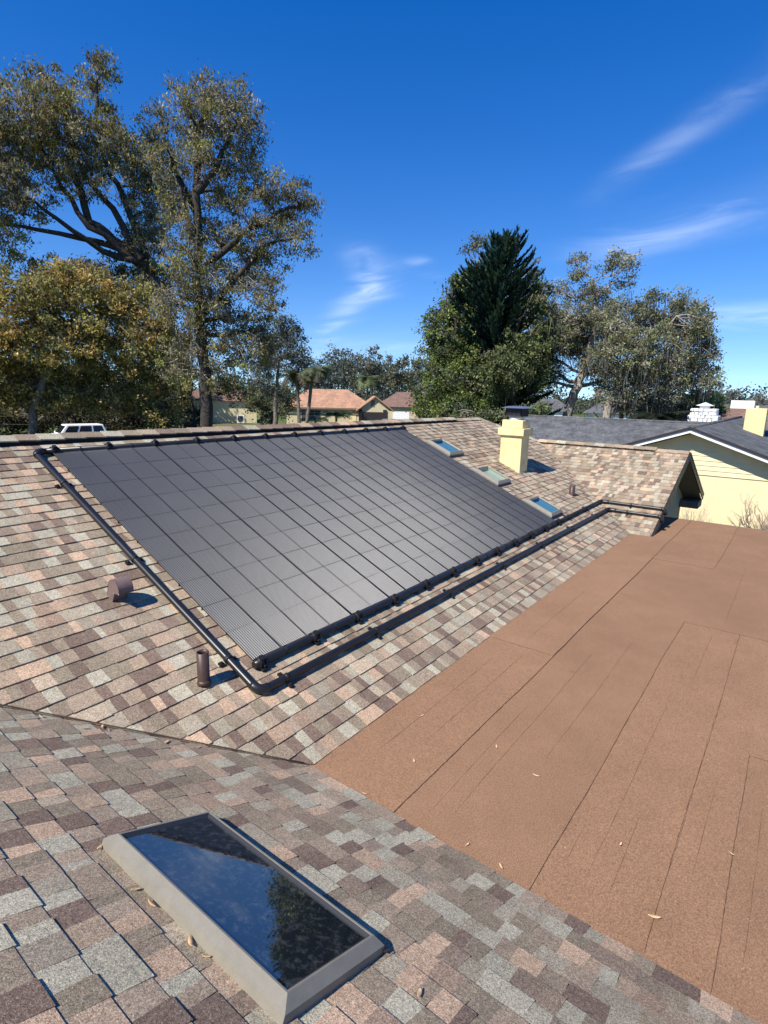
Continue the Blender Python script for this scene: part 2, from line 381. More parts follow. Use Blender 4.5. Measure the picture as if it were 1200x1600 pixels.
def lay(F, poly, seed, clipmain=False):
    r = random.Random(seed)
    us = [p[0] for p in poly]; vmax = max(p[1] for p in poly)
    nc = int(vmax/EXP)+1
    for j in range(nc):
        v0 = j*EXP; u = min(us)-.3-r.random()*.3; hi = r.random() < .5; last = -1; wob = r.uniform(-.002, .002)
        while u < max(us)+.1:
            wd = r.choice((.085, .10, .12, .145, .165, .19)) if hi else r.choice((.07, .09, .11, .14, .16))
            sl_ = .009 if hi else -.009
            jb = wob + r.uniform(-.002, .002) - (0.004 if hi else 0) + (r.uniform(-.012, .006) if j == 0 else 0)
            top = v0+EXP+.010
            h = ((.0098 if hi else .0064)+r.uniform(-.0008, .0010))*(.80 if F is wingF else 1.2)
            wt = lambda v: .0012+(h-.0012)*(1-(v-v0)/(EXP+.010))
            split = [0.0, 1.0]
            if wd > .10 and r.random() < .62: split = [0.0, r.uniform(.35, .65), 1.0]
            V = []; fs = []; cc = []; us_, vs_ = [], []
            sk = r.uniform(-.006, .006)
            for f0, f1 in zip(split[:-1], split[1:]):
                ci = int(rng.choice(5, p=PW))
                if ci == last: ci = int(rng.choice(5, p=PW))
                last = ci
                e0 = (-sl_*.3 if f0 == 0 else sk, sl_*.3 if f0 == 0 else -sk); e1 = (sl_*.3 if f1 == 1 else sk, -sl_*.3 if f1 == 1 else -sk)
                q = [(u+wd*f0+e0[0], v0+jb), (u+wd*f1+e1[0], v0+jb), (u+wd*f1+e1[1], top), (u+wd*f0+e0[1], top)]
                pc = clip_poly(q, poly)
                if len(pc) < 3: continue
                o_ = len(V); n = len(pc)
                V += [F(a_, b_, wt(b_)) for a_, b_ in pc]+[F(a_, b_, -.006) for a_, b_ in pc]
                fs += [tuple(o_+i for i in range(n))]+[(o_+i, o_+i+n, o_+(i+1) % n+n, o_+(i+1) % n) for i in range(n)]
                c = PC[ci]*ALB*r.uniform(.88, 1.12)
                if r.random() < .3: c = .55*c+.45*PC[int(rng.choice(5, p=PW))]*ALB
                cc.append(np.tile(c, (2*n, 1))); us_ += [a_ for a_, _ in pc]; vs_ += [b_ for _, b_ in pc]
            if V: pieces.append((V, fs, np.concatenate(cc), F, sum(us_)/len(us_), sum(vs_)/len(vs_)))
            u += wd; hi = not hi if r.random() < .82 else hi
lay(mainF, [(.016,0),(X2-.01,0),(XR2-.012,VR2),(XE,VR),(-YR+.016,VR)], 11)
lay(wingF, POLY['wing'], 23)
lay(w2F, POLY['w2'], 37)
def size_in_view(pc):
    V = np.array(pc[0]); q = proj(V)
    if ((V-CAM) @ AX[2]).min() < .1: return 0
    ce = q.mean(0)
    if not (-10 < ce[0] < 1210 and -10 < ce[1] < 1610): return 0
    F, u, v = pc[3], pc[4], pc[5]
    if F is mainF and .25 < u < 6.1 and .8/C < v < 3.75/C: return 0
    if F is wingF and -1.18 < u < -.28 and .93/C < v < 1.31/C: return 0
    e = q.max(0)-q.min(0); return e[0]*e[1]
sz = np.array([size_in_view(p) for p in pieces]); order = np.argsort(-sz); chosen = set(order[:300].tolist())
rest = MB(); rc = []
for i, (V, fs, c, F, u, v) in enumerate(pieces):
    if i in chosen:
        o = part(MB().add(V, fs), 'shingle', M['shingle'], house, cols=c)
    else:
        rest.add(V, fs); rc.append(c)
o = part(rest, 'shingle_courses', M['shingle'], house, cols=np.concatenate(rc)); o['kind'] = 'stuff'

part(MB().tube([(-t_*1.0+.008, t_+.006, t_*T+.012) for t_ in np.linspace(.03, YR-.05, 40)], [.003+.001*math.sin(k*2.3) for k in range(40)], 6), 'valley_shadow_line', M['bitumen'], house)  # dark tube added to draw the shadow line along the valley cut
# ridge vent and cap shingles
def ridge(p0, p1, vent_to, seed, half=.105, T_=T, name='ridge_cap', h0=.050):
    r = random.Random(seed); p0 = np.array(p0); p1 = np.array(p1); L = np.linalg.norm(p1-p0); t = (p1-p0)/L; sd = np.array([-t[1], t[0], 0])
    if sd[1] > 0 and abs(t[0]) > .5: sd = -sd
    if abs(t[1]) > .5 and sd[0] > 0: sd = -sd      # sd points to the camera side
    vb = MB()
    pts = lambda s_, h: [p0+t*s_+sd*half*.93+np.array([0,0,-half*.93*T_+h]), p0+t*s_+np.array([0,0,h+.004]), p0+t*s_-sd*half*.93+np.array([0,0,-half*.93*T_+h])]
    if vent_to > 0:
        a = pts(0, h0-.012); b = pts(vent_to, h0-.012); lo = [q-np.array([0,0,.05]) for q in a]; lo2 = [q-np.array([0,0,.05]) for q in b]
        vb.add(a+b+lo+lo2, [(0,1,4,3),(1,2,5,4),(6,9,10,7),(7,10,11,8),(0,3,9,6),(2,8,11,5),(0,6,7,1),(1,7,8,2),(3,4,10,9),(4,5,11,10)])
        part(vb, 'ridge_vent', M['vent_gap_black'], house)
    s_ = 0
    while s_ < L-.02:
        e = min(s_+r.uniform(.19,.22), L); h = h0 if s_ < vent_to-.05 else .02
        c = PC[int(rng.choice(5, p=PW))]*ALB*r.uniform(.9,1.12)
        q0 = [p0+t*s_+sd*half+np.array([0,0,-half*T_+h+.012]), p0+t*s_+np.array([0,0,h+.014]), p0+t*s_-sd*half+np.array([0,0,-half*T_+h+.012])]
        q1 = [p0+t*(e+.01)+sd*half+np.array([0,0,-half*T_+h+.004]), p0+t*(e+.01)+np.array([0,0,h+.006]), p0+t*(e+.01)-sd*half+np.array([0,0,-half*T_+h+.004])]
        lo = [q-np.array([0,0,.012]) for q in q0+q1]
        mb = MB().add(q0+q1+lo, [(0,1,4,3),(1,2,5,4),(6,9,10,7),(7,10,11,8),(0,3,9,6),(2,8,11,5),(0,6,7,1),(1,7,8,2),(3,4,10,9),(4,5,11,10)])
        part(mb, name, M['shingle'], house, cols=np.tile(c, (len(mb.v), 1)))
        s_ = e
ridge((-YR,YR,ZR), (XE,YR,ZR), 8.25+YR, 3)
ridge((XE+.02,YR-.02,ZR), (XR2,YR2,ZR2), 0, 4, half=.11, h0=.012)
ridge((XR2,YR2,ZR2), (XR2,YG,ZR2), 2.45, 5)

# gable end of the far wing: rakes, fascia, soffit
gb = MB()
def sweep(mb, a, b, wy, drop):
    a, b = np.array(a), np.array(b); y = np.array([0, wy, 0]); dz = np.array([0,0,-drop])
    mb.hexa([a+dz, b+dz, b+dz+y, a+dz+y, a, b, b+y, a+y])
tb = .016
rk = MB(); sweep(rk, (X2-.03,YG-.024,-.02), (XR2,YG-.024,ZR2-.012), .022, .13); sweep(rk, (XR2,YG-.024,ZR2-.012), (XR2+YR2+.03,YG-.024,-.02), .022, .13)
sweep(rk, (XR2,YG-.030,ZR2+.004), (XR2+YR2+.06,YG-.030,-.012), .028, .045)
part(rk, 'rake_board', M['brown_trim'], house)
sf = MB()
sf.add([(X2+.03,YG-.002,-.15),(XR2,YG-.002,ZR2-.14),(XR2,.12,ZR2-.14),(X2+.03,.12,-.15)], [(0,1,2,3)])
sf.add([(XR2,YG-.002,ZR2-.14),(XR2+YR2-.03,YG-.002,-.15),(XR2+YR2-.03,.12,-.15),(XR2,.12,ZR2-.14)], [(0,1,2,3)])
sf.box((XR2+YR2-.55,YG-.004,-.30), (XR2+YR2+.02,.11,-.14))
part(sf, 'soffit', M['soffit'], house)
part(MB().box((X2-.02,YG,-.10),(X2+.0,.02,-.005)), 'eave_board', M['brown_trim'], house)

# flat roof: lapped brown membrane sheets
def sheet(x0, x1, y0, y1, z, k, seed, corner=False):
    r = random.Random(seed); n = 60
    xs = np.linspace(x0, x1, n+1)
    wv = lambda ph, A: [A*math.sin(x*1.7+ph)+A*.6*math.sin(x*4.9+ph*2)+r.uniform(-.0012,.0012) for x in xs]
    a = wv(seed, .004); b = wv(seed+3, .003); mb = MB(); V = []
    for i, x in enumerate(xs): V += [(x, y0+a[i], z), (x, y1+b[i], z), (x, y0+a[i], z-.03)]
    fs = []
    for i in range(n):
        q = i*3; fs += [(q, q+3, q+4, q+1), (q+2, q+5, q+3, q)]
    e = 3*n; V += [(x0, y1, z-.03), (x1, y1, z-.03)]; m_ = len(V)
    fs += [(2, 0, 1, m_-2), (e, e+2, m_-1, e+1)]
    mb.add(V, fs)
    part(mb, 'membrane_sheet', M['membrane'][k], house)
    sm = MB()
    pts = [(x, y0+a[i]-.002, z-.004) for i, x in enumerate(xs)]
    return pts
def bead(pts, rad, seed, name='lap_seam', m=None):
    r = random.Random(seed); P = []
    for i in range(len(pts)-1):
        for t_ in np.linspace(0, 1, 3)[:-1]:
            p = [pts[i][k]*(1-t_)+pts[i+1][k]*t_ for k in range(3)]; P.append((p[0], p[1]+r.uniform(-.0015,.0015), p[2]))
    P.append(pts[-1]); part(MB().tube(P, [rad*r.uniform(.5,1.4) for _ in P], 5), name, m or M['bitumen'], house)
FX = 9.37
# each sheet laps over its downhill neighbour (towards -Y)
s1, s2_, s3, s4 = -.607, -1.367, -1.852, -2.086
L_ = []
L_.append(sheet(-.12, 2.355, s1, .12, .004, 0, 1)); L_.append(sheet(2.355, FX, s1, .12, .008, 2, 2))
L_.append(sheet(-.12, 6.21, s2_, s1+.06, .000, 1, 3)); L_.append(sheet(6.21, FX, s2_, s1+.06, .0035, 0, 4))
L_.append(sheet(-.12, 3.965, s4, s2_+.06, -.004, 0, 5)); L_.append(sheet(3.965, FX, s4, s2_+.06, -.0005, 1, 6))
L_.append(sheet(-.12, 1.836, -2.95, s4+.06, -.008, 1, 7)); L_.append(sheet(1.836, FX, -2.95, s4+.06, -.0045, 2, 8))
L_.append(sheet(-.12, FX, -3.85, -2.95+.06, -.012, 0, 9)); L_.append(sheet(-.12, FX, -6.4, -3.85+.06, -.016, 2, 10))
for i, pts in enumerate(L_): bead([p for p in pts], .0030 if i in (0,1) else .0016, 50+i)
def endlap(x, y0, y1, z, seed): bead([(x-.003+.002*math.sin(k*1.3), y, z) for k, y in enumerate(np.linspace(y0, y1, 9))], .0024, seed)
endlap(2.355, -.60, -.03, .004, 71); endlap(6.21, -1.36, -.62, .000, 72); endlap(3.965, -2.08, -1.38, -.0045, 73); endlap(1.836, -2.94, -2.09, -.008, 74)
def wrinkle(x0, x1, y, z, seed):
    r = random.Random(seed); n = int((x1-x0)/.06)
    P = [(x0+(x1-x0)*i/n, y+.003*math.sin(i*.21+seed)+r.uniform(-.0015,.0015), z) for i in range(n+1)]
    part(MB().tube(P, [.0013*r.uniform(.1,1.2)*min(1, i/4, (n-i)/4+.05) for i in range(n+1)], 4), 'wrinkle', M['wrinkle'], house)
wr = [(.3,2.0,-.22,.004),(.6,2.2,-.40,.004),(2.5,4.2,-.30,.008),(.1,1.5,-.75,0),(.2,2.8,-.86,0),(.9,3.2,-1.08,0),(.1,3.4,-1.852,-.004),(.2,2.2,-1.55,-.004),(.15,.6,-1.44,-.004),(.1,.9,-1.66,-.004),(2.6,3.9,-1.64,-.004),(.4,1.5,-1.95,-.004),(4.2,6.6,-1.7,0),(.1,1.4,-2.18,-.008),(3.0,5.5,-1.852,-.004)]
for i, (a_, b_, y, z) in enumerate(wr): wrinkle(a_, b_, y, z+.001, 90+i)
bead([(x, -1.853+.004*math.sin(x*2.1), -.003) for x in np.linspace(.02, 6.0, 70)], .0014, 88)
part(MB().box((FX,-6.4,-.14),(FX+.03,YG+.3,.012)), 'drip_edge', M['soffit'], house)

# ------------------------------------------------------------------ things fixed to the roof (parts of the house)
def skylight(F, u0, u1, v0, v1, h, rim, glass, well, label, deep=.35, curb=.016):
    e = empty('skylight', (0,0,0)); c = F((u0+u1)/2, (v0+v1)/2, 0); e.parent = house
    e.location = Vector(c)-house.location; tag(e, label)
    def ring(mb, A, B, mi=0):     # A, B: (inset, height) rings
        P = []
        for ins, hh in (A, B): P += [F(u0+ins, v0+ins, hh), F(u1-ins, v0+ins, hh), F(u1-ins, v1-ins, hh), F(u0+ins, v1-ins, hh)]
        mb.add(P, [(i, (i+1) % 4, 4+(i+1) % 4, 4+i) for i in range(4)])
    fr = MB()
    prof = [(.0, 0.0), (.0, h*.58), (.006, h*.66), (rim*.8, h), (rim, h*.99), (rim+.004, h*.72)]
    for a_, b_ in zip(prof[:-1], prof[1:]): ring(fr, a_, b_)
    part(fr, 'frame', M['frame'], e)
    gk = MB(); ring(gk, (rim-.001, h*.985), (rim+.012, h*.80)); ring(gk, (rim+.010, h*.83), (rim+.016, h*.77)); part(gk, 'gasket', M['frame_dark'] if glass is M['glass_dark'] else M['frame'], e)
    i_ = rim+.008; P = [F(u0+i_, v0+i_, h*.80), F(u1-i_, v0+i_, h*.80), F(u1-i_, v1-i_, h*.80), F(u0+i_, v1-i_, h*.80)]
    part(MB().add(P, [(0,1,2,3)]), 'pane', glass, e)
    wl = MB(); Q = [F(u0+i_, v0+i_, -deep), F(u1-i_, v0+i_, -deep), F(u1-i_, v1-i_, -deep), F(u0+i_, v1-i_, -deep)]
    Pt = [F(u0+i_+.001, v0+i_+.001, h*.7), F(u1-i_-.001, v0+i_+.001, h*.7), F(u1-i_-.001, v1-i_-.001, h*.7), F(u0+i_+.001, v1-i_-.001, h*.7)]
    wl.add(Pt+Q, [(0,1,5,4),(1,2,6,5),(2,3,7,6),(3,0,4,7),(4,5,6,7)])
    part(wl, 'light_well', well, e)
    fl = MB()      # dark apron flashing on the downhill side and the far end
    a_, b_ = (u0-.012, u1+.012)
    fl.add([F(a_, v0-curb*2, .016), F(b_, v0-curb*2, .016), F(b_, v0+.01, .021), F(a_, v0+.01, .021)], [(0,1,2,3)])
    part(fl, 'flashing', M['frame_dark'], e)
    return e
# the holes: decks and shingles run under the frames; the pane hides them
near = skylight(wingF, -1.205, -.255, .895/C, 1.335/C, .060, .038, M['glass_dark'], M['frame_dark'], 'large near skylight with dark reflecting glass in a taupe metal frame', deep=-.016)
sl_main = [(6.06,6.55,.85/C,1.31/C,'skylight tinted by reflected blue sky beside the lower corner of the solar collector', M['well']), (6.06,6.56,1.77/C,2.25/C,'middle skylight of three, with a pale tan inside', M['well_pale']), (6.08,6.57,2.70/C,3.19/C,'skylight tinted by reflected blue sky, highest of the three by the chimney', M['well'])]
for u0, u1, v0, v1, lab, wl in sl_main: skylight(mainF, u0, u1, v0, v1, .085, .050, M['glass_blue'], wl, lab, deep=-.018)

# chimney
ch = empty('chimney'); ch.parent = house; ch.location = Vector((7.49,2.15,.9))-house.location; tag(ch, 'square yellow stucco chimney with stepped top and metal cap')
x0, x1, y0, y1 = 7.33, 7.67, 1.95, 2.36
part(MB().box((x0,y0,.5),(x1,y1,1.50)), 'shaft', M['yellow'], ch, bevel=.008)
part(MB().box((x0-.045,y0-.045,1.50),(x1+.045,y1+.045,1.63)), 'collar', M['yellow'], ch, bevel=.008)
part(MB().box((x0+.005,y0+.005,1.631),(x1-.005,y1-.005,1.775)), 'top_block', M['yellow'], ch, bevel=.012)
cx, cy = (x0+x1)/2, (y0+y1)/2
part(MB().tube([(cx,cy,1.77),(cx,cy,1.83),(cx,cy,1.855)], [.135,.13,.10], 20), 'flue', M['white'], ch)
cg = MB()
for k in range(13):
    for s_ in (-1, 1):
        a_ = -.15+.3*k/12
        cg.box((cx+a_-.004,cy+s_*.15-.004,1.84),(cx+a_+.004,cy+s_*.15+.004,1.985)); cg.box((cx+s_*.15-.004,cy+a_-.004,1.84),(cx+s_*.15+.004,cy+a_+.004,1.985))
cg.box((cx-.156,cy-.156,1.838),(cx+.156,cy+.156,1.852)); cg.box((cx-.156,cy-.156,1.97),(cx+.156,cy+.156,1.986)); cg.box((cx-.125,cy-.125,1.853),(cx+.125,cy+.125,1.968))
part(cg, 'spark_screen', M['mesh_dark'], ch)
part(MB().hexa([(cx-.225,cy-.225,1.987),(cx+.225,cy-.225,1.987),(cx+.225,cy+.225,1.987),(cx-.225,cy+.225,1.987),(cx-.12,cy-.12,2.02),(cx+.12,cy-.12,2.02),(cx+.12,cy+.12,2.02),(cx-.12,cy+.12,2.02)]), 'cap', M['galv'], ch)
part(MB().box((x0-.02,y0-.02,.6),(x1+.02,y1+.02,.60+.001)), 'base_flashing', M['frame_dark'], ch)

# vent pipes and hood
def vent_pipe(u, y, h, rad, label):
    b = np.array(mainF(u, y/C, 0)); e = empty('vent_pipe'); e.parent = house; e.location = Vector(b.tolist())-house.location; tag(e, label)
    n = 28; V = []; fs = []
    prof = [(rad, -.05), (rad, h), (rad*.82, h+.001), (rad*.80, h-.02), (rad*.80, h*.15)]
    for r_, z in prof: V += [(b[0]+r_*math.cos(2*math.pi*k/n), b[1]+r_*math.sin(2*math.pi*k/n), b[2]+z) for k in range(n)]
    for j in range(4): fs += [(j*n+k, j*n+(k+1) % n, (j+1)*n+(k+1) % n, (j+1)*n+k) for k in range(n)]
    part(MB().add(V, fs, True), 'pipe', M['pipe_brown'], e)
    for p in []: pass
    fl = MB(); fl.add([mainF(u-.07, y/C-.09, .0165), mainF(u+.07, y/C-.09, .0165), mainF(u+.07, y/C+.10, .014), mainF(u-.07, y/C+.10, .014)], [(0,1,2,3)])
    part(MB().tube([mainF(u, y/C, .005), b+np.array([0,0,.02]), b+np.array([0,0,.034])], [rad+.008, rad+.005, rad+.001], 24), 'boot', M['pipe_brown'], e)
vent_pipe(-.172, .79, .225, .0385, 'brown vent pipe standing by the corner of the black pipe')
vent_pipe(7.79, 1.12, .17, .05, 'short brown vent pipe below the chimney')
hd = empty('vent_hood'); hd.parent = house; hb = np.array(mainF(-.24, 1.66/C, 0)); hd.location = Vector(hb.tolist())-house.location; tag(hd, 'rounded mauve brown metal vent hood left of the collector')
# side profile in (v, w) on the slope: flat back leg, round top, lip over a downhill opening
cv, cw, rr = .012, .112, .072
arc = [(cv+rr*math.cos(a_), cw+rr*math.sin(a_)) for a_ in np.linspace(math.radians(0), math.radians(215), 22)]   # v uphill +
prof = [(-x, w_) for x, w_ in [(p[0]*-1, p[1]) for p in arc]]
arc = [(cv-rr*math.cos(a_), cw+rr*math.sin(a_)) for a_ in np.linspace(math.radians(6), math.radians(180), 24)]   # from the downhill lip over the top to the uphill side
side = [(.004, -.005)] + [(-.006, .085)] + arc + [(cv+rr*.92, -.005)]
hu = (-.24-.052, -.24+.052); v0h = 1.66/C
for uu, th_ in ((hu[0], .003), (hu[1]-.003, .003)):
    part(MB().extrude(side, th_, lambda a_, b_, c_: mainF(uu+c_, v0h+a_, b_)), 'side_plate', M['hood'], hd)
sh = MB(); P = arc+[(cv+rr*.92, -.005)]
for k in range(len(P)-1):
    (a_, b_), (c_, d_) = P[k], P[k+1]
    sh.add([mainF(hu[0]-.002, v0h+a_, b_), mainF(hu[1]+.002, v0h+a_, b_), mainF(hu[1]+.002, v0h+c_, d_), mainF(hu[0]-.002, v0h+c_, d_)], [(0,1,2,3)], True)
part(sh, 'curved_sheet', M['hood'], hd)
lp = arc[0]
part(MB().tube([mainF(hu[0]-.003, v0h+lp[0], lp[1]), mainF(hu[1]+.003, v0h+lp[0], lp[1])], .0035, 8), 'lip', M['hood'], hd)
part(MB().box((hu[0]+.003, v0h+.006, -.004), (hu[1]-.003, v0h+.010, .10), mainF), 'inner_plate', M['hood'], hd)
for uu, a_, b_ in ((hu[0]-.004, lp[0], lp[1]), (hu[1]+.004, lp[0], lp[1]), (hu[0]-.004, -.004, .088)):
    part(MB().tube([mainF(uu-.002, v0h+a_, b_), mainF(uu+.002, v0h+a_, b_)], .005, 10), 'rivet', M['galv'], hd)

# ------------------------------------------------------------------ the solar collector and its pipes
sc = empty('solar_collector', mainF(3.15, .8/C, 0), 'black solar pool heating collector of ribbed strips covering the main roof slope', 'solar collector')
U0, U1, VB, VT = .206, 6.03, .778/C, 3.615/C
NS, NCELL = 22, 10
sw = (U1-U0)/NS; cl = (VT-VB)/NCELL
r = random.Random(5)
for i in range(NS):
    gap = .0095 if i in (1,2,4) else (.008 if i % 2 == 0 else .005)
    slip = r.uniform(-.0015, .0015)
    for j in range(NCELL):
        a_, b_ = U0+i*sw+gap*.5, U0+(i+1)*sw-gap*.5+slip
        v0, v1 = VB+j*cl+.0022, VB+(j+1)*cl-.0022
        nr = 14; seg = 6; n = nr*seg+1
        ta, tv = r.gauss(0, .0007), r.gauss(0, .0012); hh = .034+r.uniform(-.0008, .0008)
        if j == 0: tv += .010
        V = []
        for k in range(n):
            kk, ph_ = divmod(k, seg); rb = (b_-a_)/nr/2; u = a_+rb*(2*kk+1)-rb*math.cos(math.pi*ph_/seg) if ph_ else a_+rb*2*kk
            wv = hh-.003+.0088*math.sin(math.pi*ph_/seg)+ta*(u-(a_+b_)/2)*4
            for vv in (v0, (v0+v1)/2, v1):
                sag = -.0008*(1-((vv-(v0+v1)/2)/((v1-v0)/2))**2)*(1 if (i*7+j*3) % 5 < 3 else -.4)
                V.append(mainF(u, vv, wv+tv*(vv-(v0+v1)/2)+sag))
        fs = []
        for k in range(n-1):
            for q in range(2): fs.append((k*3+q, (k+1)*3+q, (k+1)*3+q+1, k*3+q+1))
        mb = MB().add(V, fs, True)
        m0 = len(mb.v); mb.add([mainF(a_, v0, .024), mainF(b_, v0, .024), mainF(b_, v1, .024), mainF(a_, v1, .024)], [])
        e0 = (n-1)*3
        mb.f += [(0, m0, m0+1, e0), (e0, m0+1, m0+2, e0+2), (2, m0+3, m0, 0)]; mb.sm += [False]*3; mb.mi += [1]*3  # cell sides coloured black so sunlit gap walls stay dark
        mb.f = [f_ for f_ in mb.f]; part(mb, 'collector_panel', [M['collector'], M['vent_gap_black']], sc)
part(MB().box((U0+5*sw, VB+.01, .014), (U1-.02, VT-.02, .018), mainF), 'gap_shade_sheet', M['rubber'], sc)  # added black sheet, puts the shade of the gaps into colour
# spacer bars beneath each joint
for j in range(1, NCELL):
    v = VB+j*cl; part(MB().box((U0, v-.0018, .012), (U1, v+.0018, .0385), mainF), 'spacer_bar', M['vent_gap_black'], sc)
for i in range(1, NS):
    if i in (2, 3, 5): continue
    u = U0+i*sw; hw_ = .0036 if i % 2 == 0 else .0032
    part(MB().box((u-hw_, VB+.006, .014), (u+hw_, VT-.006, .0402), mainF), 'gap_shade_strip', M['vent_gap_black'], sc)  # added black strips, draw the shaded gaps between mats
PW_ = .040; PR = .0265
VH0, VH1 = .736/C, 3.65/C
part(MB().tube([mainF(u, VH0, PW_) for u in (.18, .3, 3.1, 6.05)], PR, 18), 'header_pipe', M['pipe'], sc)
part(MB().tube([mainF(u, VH1, PW_) for u in (.16, 3.1, 6.10)], PR, 18), 'header_pipe', M['pipe'], sc)
def clamp(u, v, upside):
    mb = MB()
    for du in (-.026, .018): mb.tube([mainF(u+du, v, PW_), mainF(u+du+.012, v, PW_)], [.042, .042], 16)
    mb.tube([mainF(u-.03, v, PW_), mainF(u+.034, v, PW_)], .036, 16)
    s_ = -1 if not upside else 1
    mb.box((u-.022, v+s_*.02-.02, .012), (u+.026, v+s_*.062, .030), mainF)
    mb.box((u-.014, v-.02, PW_+.03), (u+.018, v+.02, PW_+.052), mainF)
    mb.tube([mainF(u+.002, v+s_*.045, .02), mainF(u+.002, v+s_*.045, .05)], .009, 8)
    part(mb, 'clamp', M['rubber'], sc)
cu = [.24+(6.02-.24)*k/11 for k in range(12)]
for u in cu: clamp(u+r.uniform(-.012,.012), VH0, False); clamp(u-.01+r.uniform(-.01,.01), VH1, True)
for k in range(22):
    u = U0+sw*(k+.5+.5); part(MB().tube([mainF(u-.006, VH0, PW_), mainF(u+.006, VH0, PW_)], PR+.004, 14), 'header_ring', M['rubber'], sc)
    part(MB().tube([mainF(u-.006, VH1, PW_), mainF(u+.006, VH1, PW_)], PR+.004, 14), 'header_ring', M['rubber'], sc)
# straight tails of the strips curving down into the bottom header
tl_ = MB()
P = []
for u in np.linspace(U0+.004, U1-.004, 2):
    P += [mainF(u, VB+.004, .0335), mainF(u, VH0+.02, .055), mainF(u, VH0+.005, PW_+.02)]
tl_.add(P, [(0,3,4,1),(1,4,5,2)], True); part(tl_, 'bottom_skirt', M['collector'], sc)
P = []; tl_ = MB()
for u in (U0+.004, U1-.004): P += [mainF(u, VT-.002, .0335), mainF(u, VH1-.02, .05), mainF(u, VH1, PW_)]
tl_.add(P, [(0,1,4,3),(1,2,5,4)], True); part(tl_, 'top_skirt', M['collector'], sc)

def bend(a_, b_, c_, rad, n=7):     # rounded corner at b
    a_, b_, c_ = map(np.array, (a_, b_, c_)); d1 = (a_-b_)/np.linalg.norm(a_-b_); d2 = (c_-b_)/np.linalg.norm(c_-b_)
    p, q = b_+d1*rad, b_+d2*rad
    return [(1-t_)**2*p+2*t_*(1-t_)*b_+t_*t_*q for t_ in np.linspace(0, 1, n)]
def pipe_run(name, pts, label, cat, straps, frames):
    e = empty(name, pts[0], label, cat)
    P = [np.array(pts[0])]
    for i in range(1, len(pts)-1): P += bend(pts[i-1], pts[i], pts[i+1], .055)
    P.append(np.array(pts[-1]))
    part(MB().tube(P, PR, 18), 'tube', M['pipe'], e)
    for i in range(1, len(pts)-1):
        b_ = bend(pts[i-1], pts[i], pts[i+1], .075)
        part(MB().tube(b_, PR+.006, 18), 'elbow', M['pipe'], e)
    for (p, dr) in straps:
        p = np.array(p); dr = np.array(dr)/np.linalg.norm(dr); mb = MB(); mb.tube([p-dr*.014, p+dr*.014], PR+.005, 16)
        sd = np.cross(dr, frames(p)); sd /= np.linalg.norm(sd); nn = np.array(frames(p))
        for s_ in (-1, 1):
            a_ = p+sd*s_*.052-nn*.028; mb.hexa([a_-dr*.015-sd*.018, a_+dr*.015-sd*.018, a_+dr*.015+sd*.018, a_-dr*.015+sd*.018]+[q+nn*.014 for q in (a_-dr*.015-sd*.018, a_+dr*.015-sd*.018, a_+dr*.015+sd*.018, a_-dr*.015+sd*.018)])
            mb.tube([a_+nn*.01, a_+nn*.024], .008, 8)
        part(mb, 'strap', M['rubber'], e)
    return e
NM = np.array([0,-S,C]); NW2 = np.array([-S,0,C])
nrm = lambda p: NM if p[1] > 0.02 and p[0] < 8.2 else NW2
mf = lambda u, y, w_=PW_: np.array(mainF(u, y/C, w_)); wf = lambda x, y, w_=PW_: np.array(w2F(-y, (x-X2)/C, w_))
yl = .549
str_ = [(mf(.062, y), mf(.062, y+1)-mf(.062, y)) for y in (3.10, 1.99, .86)]+[(mf(u, yl), (1,0,0)) for u in (.30, 1.30, 2.5, 3.7, 4.9, 6.1, 7.3)]
pipe_run('return_pipe', [mf(.17, 3.65), mf(.062, 3.65), mf(.062, yl), mf(8.0, yl), wf(8.03, yl-.08), wf(8.03, YG-.05), wf(8.03, YG-.05)-np.array([0,0,.10])], 'black pipe running down the left edge and along below the collector', 'pipe', str_+[(wf(8.03, .2), (0,1,0))], nrm)
pipe_run('feed_pipe', [mf(6.05, .736), mf(8.22, .75), wf(8.25, .66), wf(8.25, YG-.05), wf(8.25, YG-.05)-np.array([0,0,.10])], 'black pipe carrying on right from the lower collector header past the skylight', 'pipe', [(mf(u, .742), (1,0,0)) for u in (6.5, 7.4)]+[(wf(8.25, .2), (0,1,0))], nrm)

# ------------------------------------------------------------------ neighbouring houses
def tri_clip_board(y0, y1, z0, z1, apexy, apexz, tan):      # part of a horizontal board under a gable line
    P = [(y0, z0), (y1, z0), (y1, z1), (y0, z1)]
    roof = [(apexy-30, -40), (apexy+30, -40), (apexy+30, apexz-30*tan), (apexy, apexz), (apexy-30, apexz-30*tan)]
    return clip_poly(P, roof)
NX, AY, AZ, NTn = 16.0, .50, 1.30, math.tan(math.radians(19.5))
nb = empty('neighbour_house', (20, .5, GZ), 'cream gabled neighbouring house with a charcoal roof and white rake boards', 'house')
HW = 4.6
lowz = AZ-HW*NTn
part(MB().add([(NX,AY-HW+.4,GZ),(NX,AY+HW-.4,GZ),(NX,AY+HW-.4,lowz+.1),(NX,AY,AZ-.05),(NX,AY-HW+.4,lowz+.1)], [(0,4,3,2,1)]).add([(NX,AY-HW+.4,GZ),(NX+14,AY-HW+.4,GZ),(NX+14,AY-HW+.4,lowz+.1),(NX,AY-HW+.4,lowz+.1)], [(0,1,2,3)]).add([(NX,AY+HW-.4,GZ),(NX+14,AY+HW-.4,GZ),(NX+14,AY+HW-.4,lowz+.1),(NX,AY+HW-.4,lowz+.1)], [(3,2,1,0)]), 'wall', M['cream'], nb)
bh = .135; k = 0; z = .10
